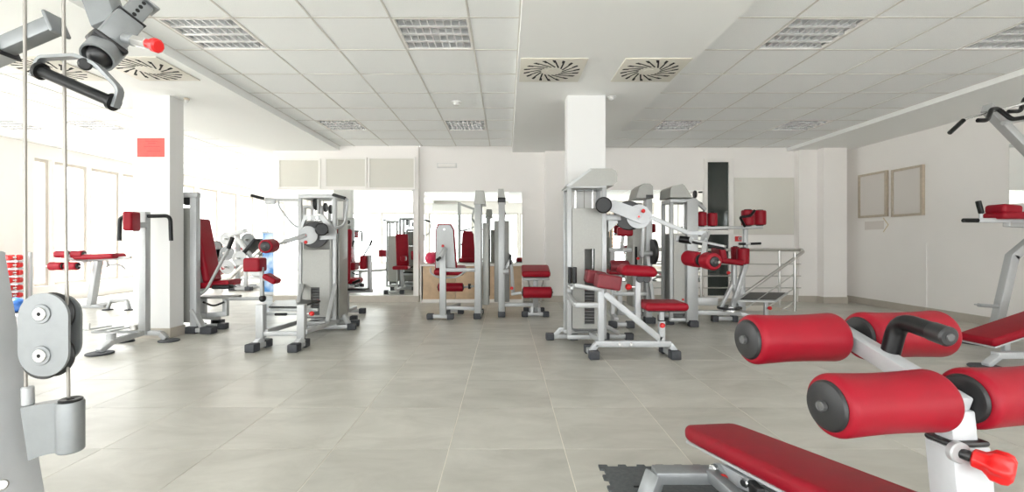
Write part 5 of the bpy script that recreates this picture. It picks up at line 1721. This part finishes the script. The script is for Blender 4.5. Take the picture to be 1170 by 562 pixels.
def decline_bench():
    T = Thing('decline_bench', 'red decline sit-up bench with four foam rollers, right foreground', 'bench', (1.0, 1.6, 0.009))
    a = math.radians(8)
    ax = Vector((math.cos(a), math.sin(a), 0))
    Cn, Cf = Vector((1.058, 1.11, 0.682)), Vector((1.030, 1.405, 0.772))
    for C_ in (Cn, Cf):
        T.tube('roller_axle', [C_ - ax * 0.30, C_ + ax * 0.30], 0.012, 'steel')
        for s in (-1, 1):
            p0, p1 = C_ + ax * s * 0.325, C_ + ax * s * 0.040
            T.roller(p0, p1, 0.0715, 56, 0.80, 'red_vinyl', 0.004)
    # inner rail, post, collar
    d = (Cn - Cf).normalized()
    T.bar('roller_rail', Cf - d * 0.03, Cn + d * 0.03, 0.05, 0.045, 'white_silver')
    top = Cn + Vector((0.003, -0.005, -0.02))
    low = Vector((1.083, 1.075, 0.16))
    dd = (low - top).normalized()
    T.bar('inner_post', top, top + dd * 0.12, 0.06, 0.05, 'white_silver', (0, 1, 0))
    T.bar('collar', top + dd * 0.066, top + dd * 0.079, 0.089, 0.076, 'black_plastic', (0, 1, 0))
    T.bar('main_post', top + dd * 0.078, low, 0.088, 0.075, 'white_silver', (0, 1, 0))
    # pull pin with red star knob
    k0 = P(1096, 517, 1.062)
    k1 = k0 + Vector((0.036, -0.046, -0.008))
    T.disc('pin_flange', k0 + Vector((0, 0.012, 0)), k0 + Vector((0, -0.006, 0)), 0.024, 'silver', None, 0.003, 28)
    T.disc('pin_shaft', k0, k0 + (k1 - k0) * 0.35, 0.012, 'black_plastic', None, 0.002, 16)
    kd = (k1 - k0).normalized()
    m = frame_of(kd)
    V, Fc = [], []
    prof = [(0.0, 0.014), (0.003, 0.020), (0.02, 0.021), (0.028, 0.026), (0.034, 0.032), (0.052, 0.033), (0.062, 0.030), (0.068, 0.02), (0.069, 0.003)]
    seg = 48
    ks = k0 + kd * 0.02
    for t, r in prof:
        lob = 1.0 if t > 0.024 else 0.3
        for q in range(seg):
            an = 2 * math.pi * q / seg
            rr = r * (1 + 0.09 * lob * math.cos(6 * an))
            V.append(ks + kd * t + (m.col[1] * math.cos(an) + m.col[2] * math.sin(an)) * rr)
    for i in range(len(prof) - 1):
        for q in range(seg):
            q2 = (q + 1) % seg
            Fc.append((i * seg + q, i * seg + q2, (i + 1) * seg + q2, (i + 1) * seg + q))
    Fc.append(tuple(range(seg))[::-1])
    Fc.append(tuple((len(prof) - 1) * seg + q for q in range(seg)))
    T.add('star_knob', (V, Fc), 'red_plastic', None, 50)
    # black handle
    h0 = P(1015.5, 410, 1.285)
    h1 = P(1027, 365, 1.275)
    h2 = P(1083, 384.5, 1.13)
    hd = T.tube('handle', [h0, h1, h2], 0.023, 'black_rubber', None, 0.045, 24)
    T.disc('handle_ring', h0 - (h1 - h0).normalized() * 0.004, h0 + (h1 - h0).normalized() * 0.006, 0.027, 'black_plastic', None, 0.002, 24)
    e = (h2 - h1).normalized()
    T.disc('handle_end', h2 - e * 0.045, h2 + e * 0.006, 0.0248, 'black_plastic', hd, 0.005, 28)
    T.disc('handle_bolt', h2 + e * 0.004, h2 + e * 0.010, 0.010, 'iron_plate', hd, 0.002, 16)
    # pad: far end down at the floor stand
    far = Vector((0.918, 2.12, 0.232))
    u = Vector((0.105, -1.0, 0.165)).normalized()
    side = Vector((0, 0, 1)).cross(u).normalized()          # points to +x side
    nrm = u.cross(side).normalized()
    if nrm.z < 0:
        nrm, side = -nrm, -side
    L, W, H = 1.02, 0.27, 0.062
    # lofted cross sections with rounded far end
    V, Fc = [], []
    secs = [(0.0, 0.72, 0.45), (0.006, 0.80, 0.72), (0.018, 0.88, 0.92), (0.035, 0.94, 1.0), (0.07, 0.985, 1.0), (0.11, 1.0, 1.0), (L - 0.05, 1.0, 1.0), (L - 0.02, 0.97, 0.9), (L, 0.9, 0.6)]
    ring = []
    rc = 0.026
    corners = [(1, 1), (-1, 1), (-1, -1), (1, -1)]
    for t, ws, hs in secs:
        n0 = len(V)
        w, h = W / 2 * ws, H / 2 * hs
        r = min(rc, h * 0.95, w * 0.95)
        for ci, (sx, sz) in enumerate(corners):
            for q in range(6):
                an = math.pi / 2 * (ci + q / 5)
                px_, pz_ = sx * (w - r) + r * math.cos(an), sz * (h - r) + r * math.sin(an)
                crown = 0.006 * (1 - (px_ / (W / 2)) ** 2) if pz_ > 0 else 0
                V.append(far + u * t - side * px_ + nrm * (pz_ - H / 2 + crown))
        ring.append(n0)
    m_ = 24
    for i in range(len(secs) - 1):
        for q in range(m_):
            q2 = (q + 1) % m_
            Fc.append((ring[i] + q, ring[i + 1] + q, ring[i + 1] + q2, ring[i] + q2))
    Fc.append(tuple(range(m_)))
    Fc.append(tuple(ring[-1] + q for q in range(m_))[::-1])
    pad = T.add('bench_pad', (V, Fc), 'red_vinyl', None, 40)
    for s in (-1, 1):
        q0 = far + u * 0.05 - side * s * (W / 2 - 0.030) + nrm * 0.0008
        q1 = far + u * (L - 0.05) - side * s * (W / 2 - 0.030) + nrm * 0.0008
        T.tube('piping', [q0, q1], 0.0016, 'red_vinyl', pad, seg=8)
    R3 = Matrix((u, side, nrm)).transposed()
    T.add('pad_board', rbox(far + u * (L / 2 + 0.005) - nrm * (H + 0.004), (L - 0.05, W - 0.02, 0.012), 0.004, 1, R3), 'white_silver')
    # beam below the pad and hinge
    b0 = far + u * 0.16 - nrm * (H + 0.04)
    T.bar('pad_beam', far + u * 0.10 - nrm * (H + 0.035), far + u * (L - 0.02) - nrm * (H + 0.035), 0.06, 0.05, 'silver')
    # floor stand at the far end
    Ys = 1.86
    zt = 0.152
    xl, xr = XP(747, Ys), 2 * 0.93 - XP(747, Ys)
    T.bar('stand_bar', (xl, Ys, zt - 0.024), (xr, Ys, zt - 0.024), 0.075, 0.048, 'cast_silver')
    for x, s in ((xl, -1), (xr, 1)):
        T.bar('stand_leg', (x - s * 0.008, Ys, zt - 0.018), (x + s * 0.034, Ys - 0.02, 0.042), 0.075, 0.045, 'cast_silver')
        T.add('stand_shoe', box(x + s * 0.034 - 0.05, x + s * 0.034 + 0.05, Ys - 0.07, Ys + 0.03, 0.0095, 0.026, 0.003), 'black_rubber')
    T.bar('stand_arm', P(812, 541, 1.84), P(850, 575, 1.66), 0.045, 0.045, 'cast_silver')
    T.bar('floor_beam', (0.93, 1.86, 0.10), (1.08, 1.08, 0.072), 0.06, 0.06, 'cast_silver')
    # hinge plates, bolts and knob on the left side
    hp = [P(815, 529, 1.86), P(823, 530, 1.86), P(852, 546, 1.77), P(866, 556, 1.73), P(864, 566, 1.73), P(840, 555, 1.77), P(817, 540, 1.86)]
    T.add('hinge_plate', prism(hp, (0.012, 0.004, 0)), 'white_silver', None, 0)
    for px, py, yy in ((815.5, 535, 1.85), (851.5, 551, 1.76)):
        c = P(px, py, yy)
        T.disc('hinge_bolt', c + Vector((0.01, 0.004, 0)), c - Vector((0.012, 0.008, 0)), 0.017, 'chrome', None, 0.004, 18)
    T.add('hinge_block', rbox(P(864, 560, 1.72), (0.03, 0.07, 0.045), 0.005), 'black_plastic')
    c = P(832, 546.5, 1.83)
    T.disc('lock_shaft', c, P(824, 546.5, 1.79), 0.009, 'black_plastic', None, 0.002, 14)
    T.knob(P(830, 546.5, 1.81), P(820, 548, 1.77), 0.018, None, 0.006)
    # near floor stand under the post
    T.bar('near_stand_bar', (0.78, 1.06, 0.045), (1.38, 1.10, 0.045), 0.075, 0.055, 'cast_silver')
    for x in (0.78, 1.38):
        T.add('stand_shoe', box(x - 0.05, x + 0.05, 1.02, 1.14, 0.009, 0.03, 0.004), 'black_rubber')
    T.bar('post_foot', low + vz(0.02), (1.083, 1.075, 0.06), 0.088, 0.075, 'white_silver', (0, 1, 0))
    ring_ = [P(733 + 8 * math.cos(0.6 * k), 553 - 4 * math.sin(0.6 * k), 1.99) for k in range(11)]
    for v in ring_:
        v.z = 0.013
    T.tube('cable_loop', ring_[:9], 0.004, 'black_rubber', rad=0.0, seg=8)
    return T


decline_bench()


# ---- foreground left: cable station
def cable_station():
    Y = 1.10
    T = Thing('cable_station', 'grey cable pulley station with steel cables, left foreground', EXM, (-1.15, 1.15, 0))
    # leaning upright
    u0, u1 = P(-38, 290, Y + 0.03), P(9, 575, Y + 0.03)
    dn = (u1 - u0).normalized()
    base = u0 + dn * (u0.z - 0.02) / -dn.z
    T.bar('leaning_upright', u0 - dn * 0.0, base, 0.10, 0.085, 'white_silver', (1, 0, 0))
    T.bar('upright_face', u0 + Vector((-0.035, -0.062, 0)), base + Vector((-0.035, -0.062, 0)), 0.03, 0.06, 'silver', (1, 0, 0))
    T.stand((base.x - 0.5, base.y), (base.x + 0.14, base.y), 0.09, 0.05, 0.12)
    T.disc('upright_bolt', P(2, 554, Y - 0.06), P(2, 554, Y - 0.085), 0.012, 'steel', None, 0.003, 16)
    T.bar('rear_mast', (base.x - 0.42, base.y + 0.02, 0.03), (base.x - 0.42, base.y + 0.02, 2.4), 0.1, 0.1)
    T.bar('mast_tie', u0 + Vector((-0.0, 0, -0.04)), (base.x - 0.42, base.y + 0.02, u0.z - 0.04), 0.08, 0.08)
    T.bar('head_boom', (base.x - 0.42, base.y + 0.02, 2.36), P(130, -195, 1.25), 0.08, 0.08)
    # pulley housing
    def stadium(cx, cy, w, h, yy, n=10):
        r = w / 2 * 0.96
        out = []
        for (sx, sy), a0 in (((1, -1), 0), ((-1, -1), 90), ((-1, 1), 180), ((1, 1), 270)):
            for k in range(n + 1):
                an = math.radians(a0 + 90 * k / n)
                out.append(P(cx + sx * (w / 2 - r) + r * math.cos(an), cy + sy * (h / 2 - r) - r * math.sin(an), yy))
        return out
    pl = stadium(49, 382.5, 58, 95, Y - 0.03)
    for p in pl:
        p.y = Y - 0.03
    T.add('pulley_plate', prism(pl, (0, 0.006, 0)), 'cast_silver', None, 30)
    T.add('pulley_plate', prism([(p - pl[0]) * 0.85 + pl[0] + Vector((-0.014, 0.046, 0.0)) for p in pl], (0, 0.006, 0)), 'cast_silver', None, 30)
    for cy in (358.5, 406):
        c = P(56.5, cy + 0.5, Y)
        w = T.add('pulley_wheel', lathe(c + Vector((0.0, -0.02, 0)), c + Vector((0.0, 0.014, 0)), [(0, 0.049), (0.005, 0.051), (0.013, 0.043), (0.021, 0.043), (0.029, 0.051), (0.034, 0.049)], 36), 'black_plastic')
        b = P(47, cy, Y - 0.03)
        bo = T.disc('axle_washer', b, b + Vector((0, -0.003, 0)), 0.0225, 'cast_silver', None, 0.003, 28)
        T.disc('axle_bolt', b + Vector((0, -0.003, 0)), b + Vector((0, -0.006, 0)), 0.015, 'steel', bo, 0.003, 20)
        T.disc('bolt_socket', b + Vector((0, -0.0061, 0)), b + Vector((0, -0.0064, 0)), 0.005, 'dark_gap', bo, 0.0001, 6)
    # cables
    T.add('steel_cable', tube([P(28.3, -70, Y), P(28.6, 200, Y), P(29.5, 445, Y)], 0.0036, 8, 0.0), 'cable')
    T.add('steel_cable', tube([P(72, -70, Y - 0.01), P(75, 250, Y), P(78.5, 460, Y + 0.01)], 0.0036, 8, 0.0), 'cable')
    T.disc('cable_ferrule', P(32, 463, Y + 0.005), P(31.5, 441, Y + 0.005), 0.012, 'silver', None, 0.003, 18)
    # lower bracket
    br = [P(29, 464, Y), P(44, 461, Y), P(62, 458.5, Y), P(80, 458.5, Y), P(80, 514, Y), P(62, 516, Y), P(50, 519, Y), P(40, 523, Y), P(38, 524, Y)]
    for p in br:
        p.y = Y - 0.012
    T.add('cable_bracket', prism(br, (0, 0.03, 0)), 'cast_silver', None, 30)
    T.add('bracket_sleeve', lathe(P(80.5, 515, Y), P(80.5, 458, Y), [(0, 0.024), (0.003, 0.0265), (0.114, 0.0265), (0.118, 0.0255)], 32), 'cast_silver')
    c = P(80.8, 457.8, Y)
    T.add('sleeve_ring', lathe(c, c + vz(0.01), [(0, 0.022), (0.004, 0.023), (0.006, 0.02), (0.004, 0.008), (0.001, 0.006)], 28), 'black_plastic')
    # upper left boom end
    b0, b1 = P(-30, 69, Y + 0.02), P(64, 28.5, Y + 0.02)
    T.bar('side_boom', b0, b1, 0.038, 0.036, 'cast_silver')
    e = (b1 - b0).normalized()
    T.bar('boom_end_plate', b1 - e * 0.004, b1 + e * 0.006, 0.052, 0.056, 'cast_silver')
    c0 = P(5, 54.5, Y + 0.02)
    T.bar('boom_sleeve', b0, c0, 0.052, 0.05, 'silver')
    T.bar('boom_collar', c0, c0 + e * 0.005, 0.056, 0.054, 'black_plastic')
    T.bar('boom_mount', b0, (base.x - 0.42, base.y + 0.02, b0.z - 0.05), 0.06, 0.06)
    # upper right: hanging post, sliding sleeve, adjustment bar
    T.bar('hanging_post', P(88, -75, Y + 0.13), P(129, 35, Y + 0.03), 0.062, 0.06, 'cast_silver', (1, 0, 0))
    T.bar('hanging_post_top', P(88, -73, Y + 0.13), P(130, -195, 1.25), 0.07, 0.07, 'silver', (1, 0, 0))
    s0, s1 = P(119, 55, Y - 0.02), P(163, 4, Y + 0.04)
    sd = (s1 - s0).normalized()
    T.bar('adjust_bar', s0, s1, 0.042, 0.044, 'cast_silver')
    T.bar('adjust_end_plate', s1, s1 + sd * 0.006, 0.056, 0.06, 'cast_silver')
    ssl = s0 + sd * 0.095
    T.bar('slide_sleeve', s0 + sd * 0.012, ssl, 0.056, 0.058, 'cast_silver')
    T.bar('sleeve_rim', ssl, ssl + sd * 0.003, 0.058, 0.06, 'black_plastic')
    T.bar('sleeve_collar', s0 + sd * 0.004, s0 + sd * 0.017, 0.070, 0.072, 'black_plastic')
    fm = frame_of(sd)
    for k in range(4):
        c = s0 + sd * (0.106 + 0.013 * k) 
        side = -fm.col[1] if fm.col[1].y > 0 else fm.col[1]
        T.disc('adjust_hole', c + side * 0.0212, c + side * 0.0218, 0.0045, 'dark_gap', None, 0.0001, 12)
    # pull pin
    k0, k1 = P(143, 44, Y - 0.03), P(180, 52.5, Y - 0.06)
    kd = (k1 - k0).normalized()
    L = (k1 - k0).length
    T.disc('pin_boss', k0, k0 + kd * L * 0.30, 0.013, 'cast_silver', None, 0.003, 20)
    T.disc('pin_hex', k0 + kd * L * 0.28, k0 + kd * L * 0.70, 0.0125, 'steel', None, 0.002, 6)
    T.disc('pin_neck', k0 + kd * L * 0.68, k0 + kd * L * 0.88, 0.010, 'red_plastic', None, 0.002, 16)
    T.disc('pin_head', k0 + kd * L * 0.86, k0 + kd * L * 1.04, 0.0155, 'red_plastic', None, 0.004, 10)
    # swivel cup with ball
    cu0, cu1 = P(127, 50, Y - 0.0), P(111, 66, Y - 0.045)
    cd = (cu1 - cu0).normalized()
    CL = (cu1 - cu0).length
    T.add('swivel_cup', lathe(cu0, cu1, [(0, 0.032), (0.004, 0.0345), (CL * 0.8, 0.0345), (CL, 0.033), (CL, 0.029), (CL * 0.5, 0.027), (CL * 0.45, 0.001)], 36), 'cast_silver')
    T.add('swivel_ball', ball(cu1 - cd * 0.012, 0.024, 24, 14), 'black_plastic', None, 60)
    # D handle
    hp = [P(38.5, 88, 1.04), P(46.5, 66.5, 1.04), P(89, 64, 1.02), P(111, 74, 1.02), P(138, 102.5, 1.04), P(131.5, 123, 1.04)]
    hb = fillet(hp, 0.012, 3)
    gs = []
    V, Fc = [], []
    n = len(hb)
    for i, p in enumerate(hb):
        dv = (hb[min(i + 1, n - 1)] - hb[max(i - 1, 0)]).normalized()
        w = Vector((0, 1, 0))
        w = (w - dv * w.dot(dv)).normalized()
        t_ = dv.cross(w)
        for su, sv in ((-1, -1), (1, -1), (1, 1), (-1, 1)):
            V.append(p + w * su * 0.009 + t_ * sv * 0.0035)
    for i in range(n - 1):
        for k in range(4):
            Fc.append((4 * i + k, 4 * i + (k + 1) % 4, 4 * i + 4 + (k + 1) % 4, 4 * i + 4 + k))
    Fc += [(3, 2, 1, 0), tuple(4 * (n - 1) + k for k in range(4))]
    hb_o = T.add('handle_bracket', (V, Fc), 'cast_silver', None, 30)
    T.disc('bracket_bolt', P(97, 72.5, 1.04), P(97, 73.5, 1.01), 0.013, 'black_plastic', hb_o, 0.004, 18)
    g0, g1 = P(44.5, 80.5, 1.04), P(131, 117.5, 1.04)
    gd = (g1 - g0).normalized()
    GL = (g1 - g0).length
    T.add('handle_grip', lathe(g0, g1, [(0, 0.014), (0.0, 0.019), (0.008, 0.019), (0.009, 0.0125), (GL * 0.5, 0.0122), (GL - 0.009, 0.0125), (GL - 0.008, 0.019), (GL, 0.019), (GL, 0.014)], 28), 'black_rubber', hb_o)
    return T


cable_station()
